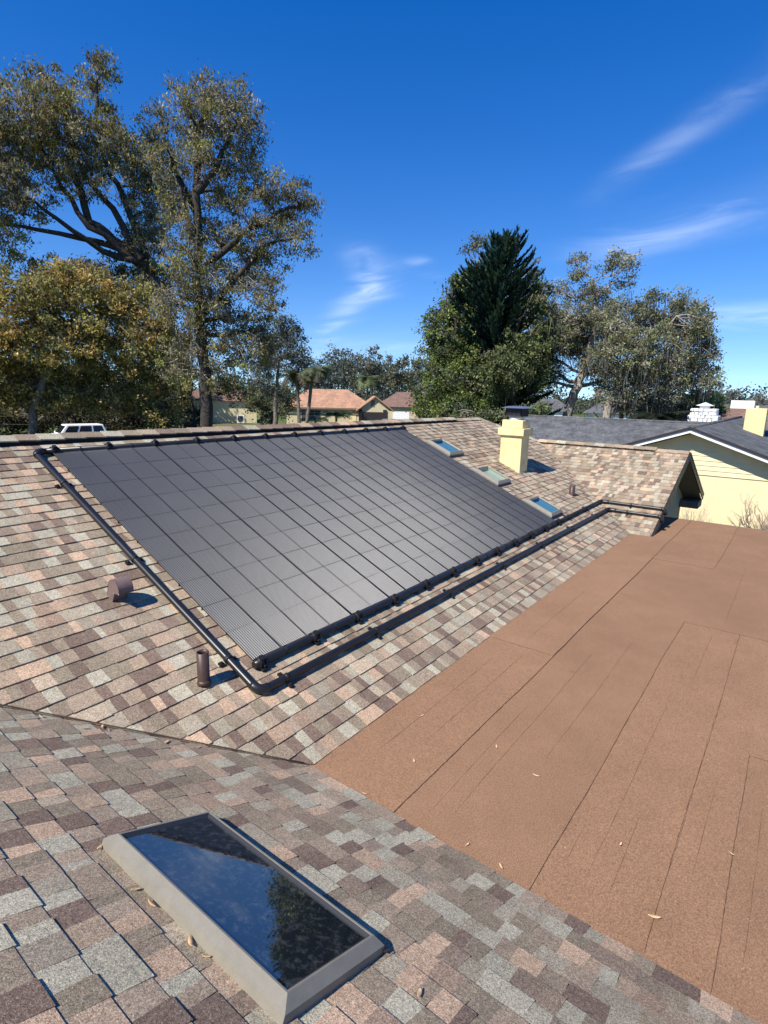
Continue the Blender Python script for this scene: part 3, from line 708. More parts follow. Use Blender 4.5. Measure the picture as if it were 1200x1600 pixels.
while z < AZ:
    pc = tri_clip_board(AY-3.9, AY+3.9, z+.006, z+bh, AY, AZ-.04, NTn)
    if len(pc) >= 3:
        n = len(pc); V = []
        for y, zz_ in pc: V.append((NX-.026+.016*(zz_-z)/bh, y, zz_))
        for y, zz_ in pc: V.append((NX-.001, y, zz_))
        part(MB().add(V, [tuple(range(n))[::-1]]+[(i, (i+1) % n, (i+1) % n+n, i+n) for i in range(n)]), 'siding_board', M['cream'], nb)
    z += bh
OV = .46
def rake(s_, dz0, dz1, x0_, x1_, m, name):
    a0 = (AY, AZ+dz1); b0 = (AY+s_*(HW+.1), AZ-(HW+.1)*NTn+dz1)
    a1 = (AY, AZ+dz0); b1 = (AY+s_*(HW+.1), AZ-(HW+.1)*NTn+dz0)
    P = [(x0_,)+a1, (x0_,)+b1, (x1_,)+b1, (x1_,)+a1, (x0_,)+a0, (x0_,)+b0, (x1_,)+b0, (x1_,)+a0]
    if s_ < 0: P = [P[i] for i in (1,0,3,2,5,4,7,6)]
    part(MB().hexa(P), name, m, nb)
for s_ in (-1, 1):
    rake(s_, -.005, .095, NX-OV, NX-OV+.03, M['white'], 'rake_board')
    rake(s_, .097, .15, NX-OV-.03, 30.0, M['grey_roof'], 'roof')
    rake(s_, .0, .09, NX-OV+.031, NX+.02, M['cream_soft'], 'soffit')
    rake(s_, .100, .165, NX-OV-.04, NX-OV-.031, M['brown_trim'], 'rake_edge')
# long wing behind with its ridge across
RX, RZ = 24.0, 1.27
lw = MB(); lw.add([(19.6,-1.5,RZ-4.4*.36),(19.6,9.0,RZ-4.4*.36),(RX,9.0,RZ),(RX,-1.5,RZ)], [(3,2,1,0)]).add([(RX,-1.5,RZ),(RX,9.0,RZ),(RX+4.6,9.0,RZ-4.4*.36),(RX+4.6,-1.5,RZ-4.4*.36)], [(3,2,1,0)])
part(lw, 'roof', M['grey_roof'], nb)
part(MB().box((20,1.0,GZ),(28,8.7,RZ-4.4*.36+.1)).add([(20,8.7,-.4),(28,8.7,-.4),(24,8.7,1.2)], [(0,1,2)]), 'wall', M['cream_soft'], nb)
rcap = MB(); rcap.tube([(RX,-.5,RZ+.0),(RX,9.02,RZ+.0)], .07, 6); part(rcap, 'ridge_cap', M['grey_roof'], nb)
rcap = MB(); rcap.tube([(NX-OV-.02,AY,AZ+.135),(29.9,AY,AZ+.135)], .07, 6); part(rcap, 'ridge_cap', M['grey_roof'], nb)
p = atx(1163, 664, 22.5); q = atx(1196, 664, 22.5); tz = atx(1180, 638, 22.5)[2]
part(MB().box((22.2, q[1], p[2]-.8), (22.9, p[1], tz)), 'chimney', M['yellow'], nb, bevel=.02)
part(MB().box((22.4, q[1]+.28, tz), (22.7, p[1]-.28, tz+.09)), 'chimney_flue', M['cream'], nb)

# brown roofed house beyond, with a whitewashed stone chimney
bx = 38.0
bh_ = empty('brown_roofed_house', (40, -1, GZ), 'brown roofed house behind the charcoal roof, at right', 'house')
a_ = atx(1050, 638, bx+4); b_ = atx(1230, 642, bx+4); zt = atx(1110, 637, bx+4)[2]
yb0, yb1 = b_[1]-6, a_[1]+1.2
part(MB().add([(bx,yb0,zt-1.5),(bx,yb1,zt-1.5),(bx+4,yb1,zt),(bx+4,yb0,zt),(bx+8,yb1,zt-1.5),(bx+8,yb0,zt-1.5)], [(3,2,1,0),(5,4,2,3)]), 'roof', M['brown_roof'], bh_)
part(MB().box((bx+.4,yb0+.4,GZ),(bx+7.6,yb1-.4,zt-1.48)).add([(bx+.4,yb1-.4,zt-1.5),(bx+7.6,yb1-.4,zt-1.5),(bx+4,yb1-.4,zt-.05)], [(0,1,2)]), 'wall', M['cream_soft'], bh_)
ce = atx(1099, 655, 36.5); rr_ = random.Random(3)
cst = empty('stone_chimney'); cst.parent = bh_; cst.location = Vector(ce.tolist())-bh_.location; tag(cst, 'whitewashed rough stone chimney with a small pyramid cap')
sw_ = .82
for lev in range(7):
    z0 = ce[2]-.75+lev*.2; ww = sw_*(1 if lev < 5 else .82)
    k = 0; y = -ww
    while y < ww-.05:
        e = min(y+rr_.uniform(.22,.42), ww); mb = MB(); j = lambda: rr_.uniform(-.035,.035)
        P = [(ce[0]-.55+j(), ce[1]+y+j()*.5, z0+j()*.4), (ce[0]+.5, ce[1]+y+j()*.5, z0), (ce[0]+.5, ce[1]+e-.03, z0), (ce[0]-.55+j(), ce[1]+e-.03, z0+j()*.4)]
        mb.hexa(P+[(x, yy, zz_+.18) for x, yy, zz_ in P]); part(mb, 'stone', M['stone_white'], cst, bevel=.03); y = e
part(MB().box((ce[0]-.4,ce[1]-.7,ce[2]-.9),(ce[0]+.45,ce[1]+.7,ce[2]+.6)), 'core', M['stone_white'], cst)
part(MB().box((ce[0]-.25,ce[1]-.25,ce[2]+.6),(ce[0]+.25,ce[1]+.25,ce[2]+.8)), 'flue', M['white'], cst)
part(MB().add([(ce[0]-.45,ce[1]-.45,ce[2]+.8),(ce[0]+.45,ce[1]-.45,ce[2]+.8),(ce[0]+.45,ce[1]+.45,ce[2]+.8),(ce[0]-.45,ce[1]+.45,ce[2]+.8),(ce[0],ce[1],ce[2]+1.0)], [(0,1,4),(1,2,4),(2,3,4),(3,0,4),(3,2,1,0)]), 'cap', M['white'], cst)

# far houses across the street, each in its own frame: u to the right in view, d away
def frame_at(px, D):
    o = at(px, 640, D); o[2] = GZ; v = ray(px, 640); d_ = np.array([v[0], v[1], 0]); d_ /= np.linalg.norm(d_); u_ = np.array([d_[1], -d_[0], 0])
    return o, (lambda u, d, z: tuple(o+u_*u+d_*d+np.array([0,0,z])))
def gable_roof(mb, F, u0, u1, d0, d1, ze, zr, axis='u', ov=.5):
    if axis == 'u':     # ridge along u, hipped ends
        dm = (d0+d1)/2; h_ = (d1-d0)/2*.8
        P = [F(u0-ov,d0-ov,ze), F(u1+ov,d0-ov,ze), F(u1+ov,d1+ov,ze), F(u0-ov,d1+ov,ze), F(u0+h_,dm,zr), F(u1-h_,dm,zr)]
        mb.add(P, [(0,1,5,4),(1,2,5),(2,3,4,5),(3,0,4),(3,2,1,0)])
    else:
        um = (u0+u1)/2
        P = [F(u0-ov,d0-ov,ze), F(um,d0-ov,zr), F(u1+ov,d0-ov,ze), F(u0-ov,d1,ze), F(um,d1,zr), F(u1+ov,d1,ze)]
        mb.add(P, [(0,1,4,3),(1,2,5,4)])
        mb.add([tuple(np.array(q)-np.array([0,0,.14])) for q in P], [(3,4,1,0),(4,5,2,1)])
        o = len(mb.v)-12; mb.f += [(o, o+6, o+7, o+1), (o+1, o+7, o+8, o+2)]; mb.sm += [False]*2; mb.mi += [0]*2
oh = empty('orange_roofed_house', frame_at(545, 84)[0], 'low tan house with a terracotta orange roof and gabled garage', 'house'); o_, F = frame_at(545, 84)
s_ = 84/FOC*1.02           # metres per photo pixel there
uu = lambda px: (px-545)*s_
eav = 2.65; D0 = 0
part(MB().box(tuple([uu(452), 0, 0]), tuple([uu(566), 9, eav]), F), 'wall', M['cream_soft'], oh)
rf = MB(); gable_roof(rf, F, uu(446), uu(582), 0, 9.5, eav, 5.35, 'u'); part(rf, 'roof', M['orange_roof'], oh)
g0, g1 = uu(560), uu(606)
part(MB().box((g0+.2,-3.6,0),(g1-.2,4,eav),F).add([F(g0+.2,-3.6,eav),F(g1-.2,-3.6,eav),F((g0+g1)/2,-3.6,eav+1.75)], [(0,1,2)]), 'garage_wall', M['cream_soft'], oh)
rf = MB(); gable_roof(rf, F, g0, g1, -3.6, 4.5, eav-.2, eav+1.85, 'd', .45); part(rf, 'garage_roof', M['orange_roof'], oh)
part(MB().box((uu(564),-3.66,.05),(uu(594),-3.62,2.25),F), 'garage_door', M['brown_trim'], oh)
part(MB().box((uu(577),-3.65,3.0),(uu(582),-3.62,3.9),F), 'gable_vent', M['soffit'], oh)
for px in (562, 597): part(MB().box((uu(px)-.25,-3.8,0),(uu(px)+.25,-3.63,2.6),F), 'garage_post', M['brown_trim'], oh)
for a0, a1 in ((474,480),(484,503)):
    w_ = part(MB().box((uu(a0),-.05,.7),(uu(a1),-.01,2.2),F), 'window', M['glass_house'], oh)
    fr = MB()
    for e0, e1 in ((a0,a0+.8),(a1-.8,a1),((a0+a1)/2-.3,(a0+a1)/2+.3)): fr.box((uu(e0),-.07,.65),(uu(e1),-.051,2.25),F)
    q = fr.build('window_frame', M['soffit'], w_)
part(MB().box((uu(546),-.07,.35),(uu(556),-.02,1.75),F), 'lit_wall_patch', M['cream'], oh)  # paler cream patch, light on the wall put into its colour
part(MB().box((uu(446),-.6,eav-.22),(uu(566),-.52,eav-.02),F), 'fascia', M['soffit'], oh)

r2 = empty('russet_roofed_house', frame_at(640, 100)[0], 'low house with a russet brown roof partly hidden by a bare shrub', 'house'); o2, F2 = frame_at(640, 100); s2q = 100/FOC*1.02; u2 = lambda px: (px-640)*s2q
part(MB().box((u2(598),0,0),(u2(672),9,2.6),F2), 'wall', M['cream_soft'], r2)
rf = MB(); gable_roof(rf, F2, u2(590), u2(690), 0, 9, 2.6, 5.2, 'u'); part(rf, 'roof', M['brown_roof'], r2)
part(MB().box((u2(615),-.05,.4),(u2(640),-.01,1.7),F2), 'bright_wall_panel', M['white'], r2)

yh = empty('yellow_house', frame_at(360, 88)[0], 'pale yellow blank walled house behind the big left tree', 'house'); o3, F3 = frame_at(360, 88); s3q = 88/FOC*1.02; u3 = lambda px: (px-360)*s3q
part(MB().box((u3(300),0,0),(u3(397),9,3.3),F3), 'wall', M['cream'], yh)
rf = MB(); gable_roof(rf, F3, u3(292), u3(400), 0, 9, 3.3, 5.6, 'u'); part(rf, 'roof', M['brown_roof'], yh)
acx = u3(374)
ac = empty('air_conditioner', F3(acx,-1.2,0), 'white outdoor air conditioning unit by the yellow house wall', 'air conditioner')
part(MB().box((acx-.55,-1.7,.05),(acx+.55,-.7,1.25),F3), 'casing', M['white'], ac, bevel=.05)
part(MB().tube([F3(acx-.1,-1.72,.7),F3(acx-.1,-1.75,.7)], .42, 20), 'fan_grille', M['mesh_dark'], ac)
for px, D, lab in ((858, 95, 'white house glimpsed under the trees beside the chimney'), (955, 90, 'grey walled house glimpsed between the two oak trunks')):
    e = empty('far_house', frame_at(px, D)[0], lab, 'house'); _, Fk = frame_at(px, D)
    part(MB().box((-3.5,0,0),(3.5,6,2.7),Fk), 'wall', M['white'], e); rf = MB(); gable_roof(rf, Fk, -3.5, 3.5, 0, 6, 2.7, 4.6, 'u'); part(rf, 'roof', M['grey_roof'], e)
    part(MB().box((-1.2,-.05,.9),(.4,-.01,2.1),Fk), 'window', M['glass_house'], e)
fhr = empty('far_bungalow', frame_at(1190, 70)[0], 'far pale bungalow at the right edge beyond the brown roof', 'house'); _, Fk = frame_at(1190, 70)
part(MB().box((-7,0,0),(6,8,3.0),Fk), 'wall', M['white'], fhr); rf = MB(); gable_roof(rf, Fk, -7, 6, 0, 8, 3.0, 4.55, 'u'); part(rf, 'roof', M['grey_roof'], fhr)
pch = at(1161, 632, 60); part(MB().box((pch[0]-.5,pch[1]-.9,pch[2]-2.5),(pch[0]+.5,pch[1]+.9,pch[2]+.35)), 'chimney', M['white'], fhr)

# ------------------------------------------------------------------ cars
def car(name, o, heading, paint, label, L, H, prof_cab, hood, bw, group=None):
    e = empty(name, o, label, 'car'); ch_, sh_ = math.cos(heading), math.sin(heading)
    F = lambda x, y, z: (o[0]+x*ch_-y*sh_, o[1]+x*sh_+y*ch_, o[2]+z)
    hw = bw/2
    body = MB(); lowp = [(-L/2,.45),(-L/2+.05,.28),(L/2-.1,.28),(L/2,.42),(L/2-.02,.70),(L/2-.18,hood-.08),(prof_cab[3][0]+.05,hood),(prof_cab[0][0]-.02,hood+.02),(-L/2+.06,hood-.02),(-L/2-.0,.7)]
    sect = lambda ins: [F(x*(1-ins*.02), (hw-ins)*1, z) for x, z in lowp]
    n = len(lowp); V = [F(x, -hw, z) for x, z in lowp]+[F(x, hw, z) for x, z in lowp]
    body.add(V, [tuple(range(n)), tuple(range(n, 2*n))[::-1]]+[(i, i+n, (i+1) % n+n, (i+1) % n) for i in range(n)])
    part(body, 'body', paint, e, bevel=.06)
    cab = MB(); P = []
    for s_ in (-1, 1):
        for k, (x, z) in enumerate(prof_cab): P.append(F(x, s_*(hw-.03 if k in (0,3) else hw-.20), z))
    cab.add(P, [(0,1,2,3),(7,6,5,4),(0,4,5,1),(1,5,6,2),(2,6,7,3),(3,7,4,0)]); part(cab, 'cabin', paint, e, bevel=.05)
    (xa,za),(xb,zb),(xc,zc),(xd,zd) = prof_cab
    def pane(corn, name):
        V = [F(*c) for c in corn]; part(MB().add(V, [tuple(range(len(V)))]), name, M['carglass'], e)
    lerp = lambda p, q, t_: tuple(p[i]+(q[i]-p[i])*t_ for i in range(3))
    for s_ in (-1, 1):
        A, B_, C_, D_ = (xa, s_*(hw-.022), za), (xb, s_*(hw-.192), zb), (xc, s_*(hw-.192), zc), (xd, s_*(hw-.022), zd)
        for t0, t1 in ((.06,.30),(.34,.62),(.66,.93)):
            bot = lambda t_: lerp(A, D_, t_); tp = lambda t_: lerp(B_, C_, t_)
            c4 = [lerp(bot(t0), tp(t0), .14), lerp(bot(t1), tp(t1), .14), lerp(bot(t1), tp(t1), .86), lerp(bot(t0), tp(t0), .86)]
            c4 = [(x, y+s_*.012, z) for x, y, z in c4]; pane(c4, 'side_window')
    for (p, q, nm, dx) in (((xd,zd),(xc,zc),'windscreen',.02), ((xa,za),(xb,zb),'rear_window',-.02)):
        A, B_ = (p[0]+dx, -(hw-.10), p[1]), (p[0]+dx, hw-.10, p[1]); C_, D_ = (q[0]+dx, hw-.25, q[1]), (q[0]+dx, -(hw-.25), q[1])
        pane([lerp(A,D_,.12), lerp(B_,C_,.12), lerp(B_,C_,.88), lerp(A,D_,.88)], nm)
    for x in (-L*.30, L*.31):
        for s_ in (-1, 1):
            wv = part(MB().tube([F(x, s_*(hw-.2), .34), F(x, s_*(hw+.01), .34)], .34, 20), 'wheel', M['tyre'], e)
            MB().tube([F(x, s_*(hw+.0), .34), F(x, s_*(hw+.02), .34)], .21, 16).build('rim', M['rim'], wv)
    for s_ in (-1, 1):
        part(MB().box((L/2-.10, s_*hw*.72-.17, .60), (L/2+.012, s_*hw*.72+.17, .76), F), 'headlight', M['lamp_clear'], e)
        part(MB().box((-L/2-.012, s_*hw*.78-.14, .70), (-L/2+.05, s_*hw*.78+.14, .95), F), 'tail_light', M['lamp_red'], e)
        part(MB().box((prof_cab[3][0]-.25, s_*(hw+.09)-.09, hood+.0), (prof_cab[3][0]-.05, s_*(hw+.09)+.09, hood+.16), F), 'wing_mirror', paint, e, bevel=.03)
    return e
o, _ = frame_at(114, 53); hv = math.atan2(-1, .1)
v = ray(128, 640); rt = math.atan2(-v[0], v[1])        # heading across the view, to the right
car('white_suv', o, rt+math.pi+.25, M['carwhite'], 'white boxy sport utility car parked behind the roof ridge under trees', 4.7, 1.85, [(-2.25,1.15),(-2.0,1.86),(.75,1.86),(1.35,1.12)], 1.12, 1.95)
o, _ = frame_at(606, 78)
v = ray(606, 640); rt = math.atan2(-v[0], v[1])
car('silver_car', o, rt+math.pi-.5, M['carsilver'], 'silver saloon car parked in front of the orange roofed house garage', 4.6, 1.45, [(-1.75,.95),(-.95,1.45),(.35,1.45),(1.25,.95)], .92, 1.80)

# ------------------------------------------------------------------ trees
def leaf_mesh(name, C_, size, cols, parent, m, aspect=.5, droop=0.0, seed=0, curl=True):
    g_ = np.random.default_rng(seed); n = len(C_)
    d1 = g_.normal(size=(n, 3)); d1[:, 2] -= droop*1.6; d1 /= np.linalg.norm(d1, axis=1)[:, None]
    t_ = g_.normal(size=(n, 3)); d2 = np.cross(d1, t_); d2 /= np.linalg.norm(d2, axis=1)[:, None]
    sz_ = size*g_.uniform(.6, 1.35, n)[:, None]
    a_ = C_-d1*sz_*.5; b_ = C_+d2*sz_*aspect*.5; c_ = C_+d1*sz_*.5; e_ = C_-d2*sz_*aspect*.5
    V = np.stack([a_, b_, c_, e_], 1).reshape(-1, 3).astype(np.float32)
    return raw_quads(name, V, np.repeat(cols, 4, 0), parent, m)
def raw_quads(name, V, cols, parent, m):
    n = len(V)//4; off = np.zeros(3)
    q = parent
    while q is not None: off += np.array(q.location); q = q.parent
    V = V-off.astype(np.float32)
    me = bpy.data.meshes.new(name); me.vertices.add(len(V)); me.vertices.foreach_set('co', V.ravel())
    me.loops.add(4*n); me.loops.foreach_set('vertex_index', np.arange(4*n, dtype=np.int32))
    me.polygons.add(n); me.polygons.foreach_set('loop_start', np.arange(0, 4*n, 4, dtype=np.int32))
    me.update(); me.validate(); me.materials.append(m); set_cols(me, cols)
    o = bpy.data.objects.new(name, me); col.objects.link(o); o.parent = parent
    return o
def limb(mb, a, b, r0, r1, g_, wob=.10, n=5, sides=6, sag=0.0):
    a, b = np.array(a), np.array(b); L = np.linalg.norm(b-a); pts = []
    o1 = g_.normal(size=3)*L*wob; o2 = g_.normal(size=3)*L*wob*.6
    for t_ in np.linspace(0, 1, n):
        w_ = math.sin(math.pi*t_); w2_ = math.sin(2*math.pi*t_); pts.append(a+(b-a)*t_+o1*w_+o2*w2_+np.array([0,0,sag*L*w_]))
    mb.tube(pts, list(np.linspace(r0, r1, n)), sides, caps=False); return pts
NLEAF = [0]
def tree(name, label, D, base_px, trunk, clumps, pal, leaf=.16, dens=1.0, bark='bark', tr=.30, moss=0, mosscol=(.20,.20,.17), droop=.4, aspect=.45, seed=1, cluster=.55, category='tree', group=None, twigs=True, per=34, shell=.42, leafmat='leaf', crown_name='crown', squash=.75, limbs=()):
    g_ = np.random.default_rng(seed); s_ = D/FOC*1.02
    base = at(base_px[0], base_px[1], D); base[2] = GZ-.1
    e = empty(name, base, label, category, group)
    tb_ = MB(); tw_ = MB()
    pts = [base]+[at(x, y, D+dd) for x, y, dd in trunk]
    fine = []
    for i in range(len(pts)-1):
        for t_ in np.linspace(0, 1, 5)[:-1]: fine.append(pts[i]+(pts[i+1]-pts[i])*t_+g_.normal(size=3)*.04*tr*4)
    fine.append(pts[-1])
    rad = [tr*(1.25 if i == 0 else 1)*(1-.72*i/len(fine)) for i in range(len(fine))]
    tb_.tube(fine, rad, 10, caps=False)
    nodes = [(p, r_) for p, r_ in list(zip(fine, rad))[len(fine)//3:]]
    for path in limbs:
        lp = [at(x, y, D+g_.uniform(-.8, .8)) for x, y in path]; ff = []
        for i in range(len(lp)-1):
            for t_ in np.linspace(0, 1, 4)[:-1]: ff.append(lp[i]+(lp[i+1]-lp[i])*t_+g_.normal(size=3)*.05*tr*4)
        ff.append(lp[-1]); rr2 = list(np.linspace(tr*.55, tr*.12, len(ff))); tb_.tube(ff, rr2, 8, caps=False); nodes += list(zip(ff, rr2))[2:]
    Cs, Ks = [], []; pal = np.array(pal)
    ms = []
    for (x, y, rx, ry, dd) in clumps:
        c = at(x, y, D+dd); R3 = np.array([rx*s_, (rx+ry)*.5*s_*.9, ry*s_])
        # limb from the nearest lower node
        cand = [(np.linalg.norm(c-p)+(2.5*max(0, p[2]-c[2]+.3)), p, r_) for p, r_ in nodes]; cand.sort(key=lambda q_: q_[0])
        _, p0, r0 = cand[0]
        lp_ = limb(tb_, p0, c, max(.03, r0*.62), .03, g_, .10, 6, 6)
        for k_, q_ in enumerate(lp_[2:]): nodes.append((q_, max(.035, r0*.62*(1-.2*(k_+2)))))
        vol = R3[0]*R3[2]
        ncl = max(4, int(dens*13.5*vol/(cluster**2)*.55))
        dirs = g_.normal(size=(ncl, 3)); dirs /= np.linalg.norm(dirs, axis=1)[:, None]
        rad_ = g_.uniform(0, 1, ncl)**shell*g_.uniform(.78, 1.12, ncl)
        vdir = ray(x, y); vdir = np.array([vdir[0], vdir[1], 0]); vdir /= np.linalg.norm(vdir); rt_ = np.array([vdir[1], -vdir[0], 0])
        cc = c+(dirs[:, :1]*rad_[:, None]*R3[0])*rt_+(dirs[:, 1:2]*rad_[:, None]*R3[1])*vdir+(dirs[:, 2:]*rad_[:, None]*R3[2])*np.array([0,0,1])
        for k_ in range(ncl):
            if twigs: limb(tw_, lp_[int(g_.integers(2, 6))], cc[k_], .028+.01*tr, .008, g_, .16, 4, 3)
            m_ = int(per*1.7*g_.uniform(.45, 1.5)); rc_ = cluster*g_.uniform(.55, 1.25)
            off = g_.normal(size=(m_, 3))*np.array([rc_, rc_, rc_*squash])*.40
            tint = pal[g_.integers(len(pal))]*g_.uniform(.55, 1.5)*1.75
            Cs.append(cc[k_]+off); Ks.append(np.clip(tint*g_.uniform(.65, 1.4, (m_, 1))*(1+g_.normal(size=(m_, 3))*.06), .004, .7))
            if moss and g_.random() < moss:
                ms.append(cc[k_]+np.array([0,0,-rc_*.3]))
    part(tb_, 'trunk', M[bark], e)
    if tw_.v: part(tw_, 'twigs', M['bark_pale'], e)
    P_ = np.concatenate(Cs); NLEAF[0] += len(P_)
    leaf_mesh(crown_name, P_, leaf, np.concatenate(Ks), e, M[leafmat], aspect, droop, seed)
    if ms: moss_strands('moss', ms, e, g_, mosscol, D)
    return e
def moss_strands(name, spots, parent, g_, colr, D):
    V = []; K = []
    for c in spots:
        for _ in range(int(g_.integers(6, 14))):
            p = c+g_.normal(size=3)*np.array([.28,.28,.12]); L = g_.uniform(.4, 1.5); w_ = g_.uniform(.012, .035); a_ = g_.uniform(0, math.pi); sd = np.array([math.cos(a_), math.sin(a_), 0])*w_
            k_ = np.array(colr)*g_.uniform(.35, .9)
            n = 3; prev = p; ww = 1.0
            for i in range(n):
                nx = prev+np.array([g_.normal()*.05, g_.normal()*.05, -L/n]); w2_ = ww*.62
                V += [prev-sd*ww, prev+sd*ww, nx+sd*w2_, nx-sd*w2_]; K += [k_]*4; prev = nx; ww = w2_
    raw_quads(name, np.array(V, np.float32), np.array(K), parent, M['moss'])['kind'] = 'stuff'

OLIVE = [(.115,.105,.036),(.135,.115,.044),(.085,.080,.032),(.16,.13,.054),(.125,.12,.032)]
GREYG = [(.11,.10,.058),(.135,.12,.072),(.088,.085,.048),(.16,.135,.085)]
A_cl = [(155,108,24,28,0),(140,140,16,22,0),(95,150,40,36,1),(62,178,46,44,-1),(20,205,44,50,1),(-30,230,50,70,0),(118,205,50,46,-1),(175,205,36,34,1),(60,250,56,46,2),(150,262,56,44,-1),(205,240,36,36,0),(222,290,34,40,1),(15,300,50,46,-1),(-30,350,50,60,1),(215,370,34,40,0),(110,425,50,26,-2),(245,205,28,34,1),(252,270,34,44,2),(240,340,40,46,1),(225,420,46,40,2),(170,440,46,34,2),(60,430,50,30,1),(250,450,40,40,1)]
tree('eucalypt_tree', 'tall olive leaved tree with leaning limbs at the left edge', 64, (298,660), [(292,600,0),(262,500,0),(232,415,0),(188,385,0),(140,345,0),(110,250,0),(96,150,0)], A_cl, OLIVE+GREYG, .33, .64, 'bark_dark', .70, 0, (.17,.17,.14), .8, .36, 11, 1.0, per=40, limbs=[[(232,415),(160,392),(90,340),(30,300)],[(200,400),(140,350),(95,290),(60,215)],[(215,405),(150,378),(60,358),(-20,345)],[(232,415),(205,340),(172,270),(150,190),(152,125)],[(222,405),(180,330),(130,270),(110,210)]])
B_cl = [(322,150,44,26,0),(362,162,40,30,1),(286,168,26,24,-1),(345,195,56,30,-1),(300,205,36,26,1),(388,190,24,24,0),(270,245,28,34,0),(330,245,36,34,-1),(380,240,30,40,1),(400,285,30,30,0),(345,300,40,44,0),(285,310,36,46,1),(430,300,24,24,-1),(462,302,28,24,0),(482,325,17,26,0),(440,340,36,28,1),(465,372,26,26,-1),(395,345,40,36,-1),(345,375,46,40,1),(280,385,36,46,-1),(420,395,40,34,0),(380,425,44,40,1),(325,450,50,44,-1),(275,460,36,44,0),(415,455,34,34,-1),(360,490,44,40,0),(405,510,36,34,1),(310,520,44,40,0),(375,550,44,34,-1),(330,585,40,34,0),(420,545,26,30,0),(280,560,34,44,1)]
tree('eucalypt_tree', 'tall dark tree with a forked black trunk rising behind the collector', 35, (318,664), [(322,600,0),(314,520,0),(308,420,0),(307,300,0),(312,200,0),(325,160,0)], B_cl, OLIVE+GREYG+[(.05,.055,.05)], .18, .72, 'bark_dark', .40, 0, (.16,.16,.14), .8, .36, 12, .62, per=38, limbs=[[(308,330),(272,270),(262,235)],[(310,430),(370,375),(430,335),(482,312)],[(307,300),(350,240),(372,180)],[(314,500),(360,440),(410,390),(440,365)],[(308,380),(290,330),(282,290)]])
GOLD = [(.185,.155,.045),(.17,.148,.050),(.21,.162,.052),(.13,.125,.044),(.155,.145,.054),(.23,.150,.050)]
C_cl = [(40,470,60,40,0),(120,462,56,38,1),(195,480,56,38,0),(255,515,40,36,-1),(10,530,60,46,0),(85,525,60,46,-1),(165,535,60,46,1),(225,560,50,46,0),(275,580,26,46,0),(30,595,66,40,2),(115,594,66,40,3),(200,608,60,38,2),(60,626,56,18,1),(165,628,60,18,1),(245,640,46,24,1),(-35,570,50,70,0),(105,432,36,18,0)]
tree('golden_tree', 'broad golden brown leaved tree standing in front at far left', 58, (48,690), [(52,640,0),(70,590,0),(95,540,0),(115,500,0)], C_cl, GOLD, .30, 1.05, 'bark', .40, .05, (.19,.18,.15), .3, .5, 13, 1.0, per=40)
tree('oak_tree', 'blue grey mossy tree behind the palms at centre left', 60, (430,660), [(432,620,0),(436,560,0)], [(440,505,24,16,0),(455,530,26,24,0),(420,530,26,26,1),(440,560,40,26,0),(405,570,28,34,0),(470,565,20,28,-1)], [(.055,.065,.055),(.075,.085,.07),(.045,.055,.05)], .24, 1.0, 'bark', .3, .2, (.17,.18,.17), .2, .5, 14, .8, per=26)
tree('shade_tree', 'dark spreading tree shading the yellow house', 66, (410,662), [(410,640,0),(408,620,0)], [(380,615,30,20,0),(415,605,34,24,1),(440,625,26,26,0),(355,600,26,22,0),(425,645,30,16,-2),(400,630,24,14,-3)], [(.045,.055,.03),(.065,.075,.035),(.085,.09,.045)], .26, 1.0, 'bark_dark', .25, 0, (.2,.2,.2), .1, .5, 15, .8, per=26)
tree('background_tree', 'dark tree filling the gap behind the golden tree', 82, (70,665), [(72,640,0),(80,600,0)], [(20,600,60,40,0),(90,590,60,40,1),(50,645,70,24,-1),(140,640,50,26,0),(-40,620,50,50,0)], [(.045,.048,.026),(.06,.058,.032)], .5, .8, 'bark_dark', .35, 0, (.2,.2,.2), .2, .5, 61, 1.5, per=26)
tree('background_tree', 'dark tree low behind the forked black trunk', 84, (230,665), [(232,640,0),(235,600,0)], [(190,600,50,40,0),(250,590,46,40,1),(230,640,60,26,-1),(265,560,30,34,1)], [(.045,.048,.026),(.06,.058,.032)], .5, .8, 'bark_dark', .35, 0, (.2,.2,.2), .2, .5, 62, 1.5, per=26)
# distant wood, tree by tree
far = [(505,578,22,30,130,0),(528,562,18,26,140,1),(552,572,24,28,150,2),(580,568,22,26,135,1),(603,580,22,24,150,0),(628,574,24,24,125,2),(652,590,24,26,140,0),(488,590,20,30,150,2),(1150,628,26,14,130,1),(1190,632,26,12,140,0),(1235,628,30,16,150,2),(1120,622,24,18,120,0)]
words = ['tall blue green', 'narrow pointed', 'round pale olive', 'broad grey green', 'low dark', 'broad dark green', 'leaning brown green', 'slim hazy', 'low hazy', 'small far', 'edge of frame', 'sunlit green']
places = ['beyond the palms', 'above the orange roof peak', 'right of the orange roof peak', 'over the middle of the orange roof', 'above the garage gable', 'above the russet roof', 'left of the tall conifer', 'directly behind the palms', 'right of the mossy oak', 'over the far bungalow', 'beyond the right edge of the far bungalow', 'at the foot of the mossy oak']
fpal = [[(.055,.065,.055),(.075,.085,.07)], [(.06,.07,.05),(.085,.085,.065)], [(.085,.085,.055),(.065,.07,.045)]]
for i, (x, y, rx, ry, D, k) in enumerate(far):
    tree('distant_tree', f'{words[i]} distant tree {places[i]}', D, (x,655), [(x,640,0),(x,y+ry*.5,0)], [(x,y,rx*.8,ry,0),(x-rx*.6,y+ry*.5,rx*.7,ry*.7,2),(x+rx*.6,y+ry*.5,rx*.7,ry*.7,-2),(x,y+ry*1.2,rx*1.1,ry*.8,0)], fpal[k], .55, .9, 'bark', .3, 0, (.2,.2,.2), .1, .55, 40+i, 1.6, group='distant trees along the horizon', per=22, twigs=False)
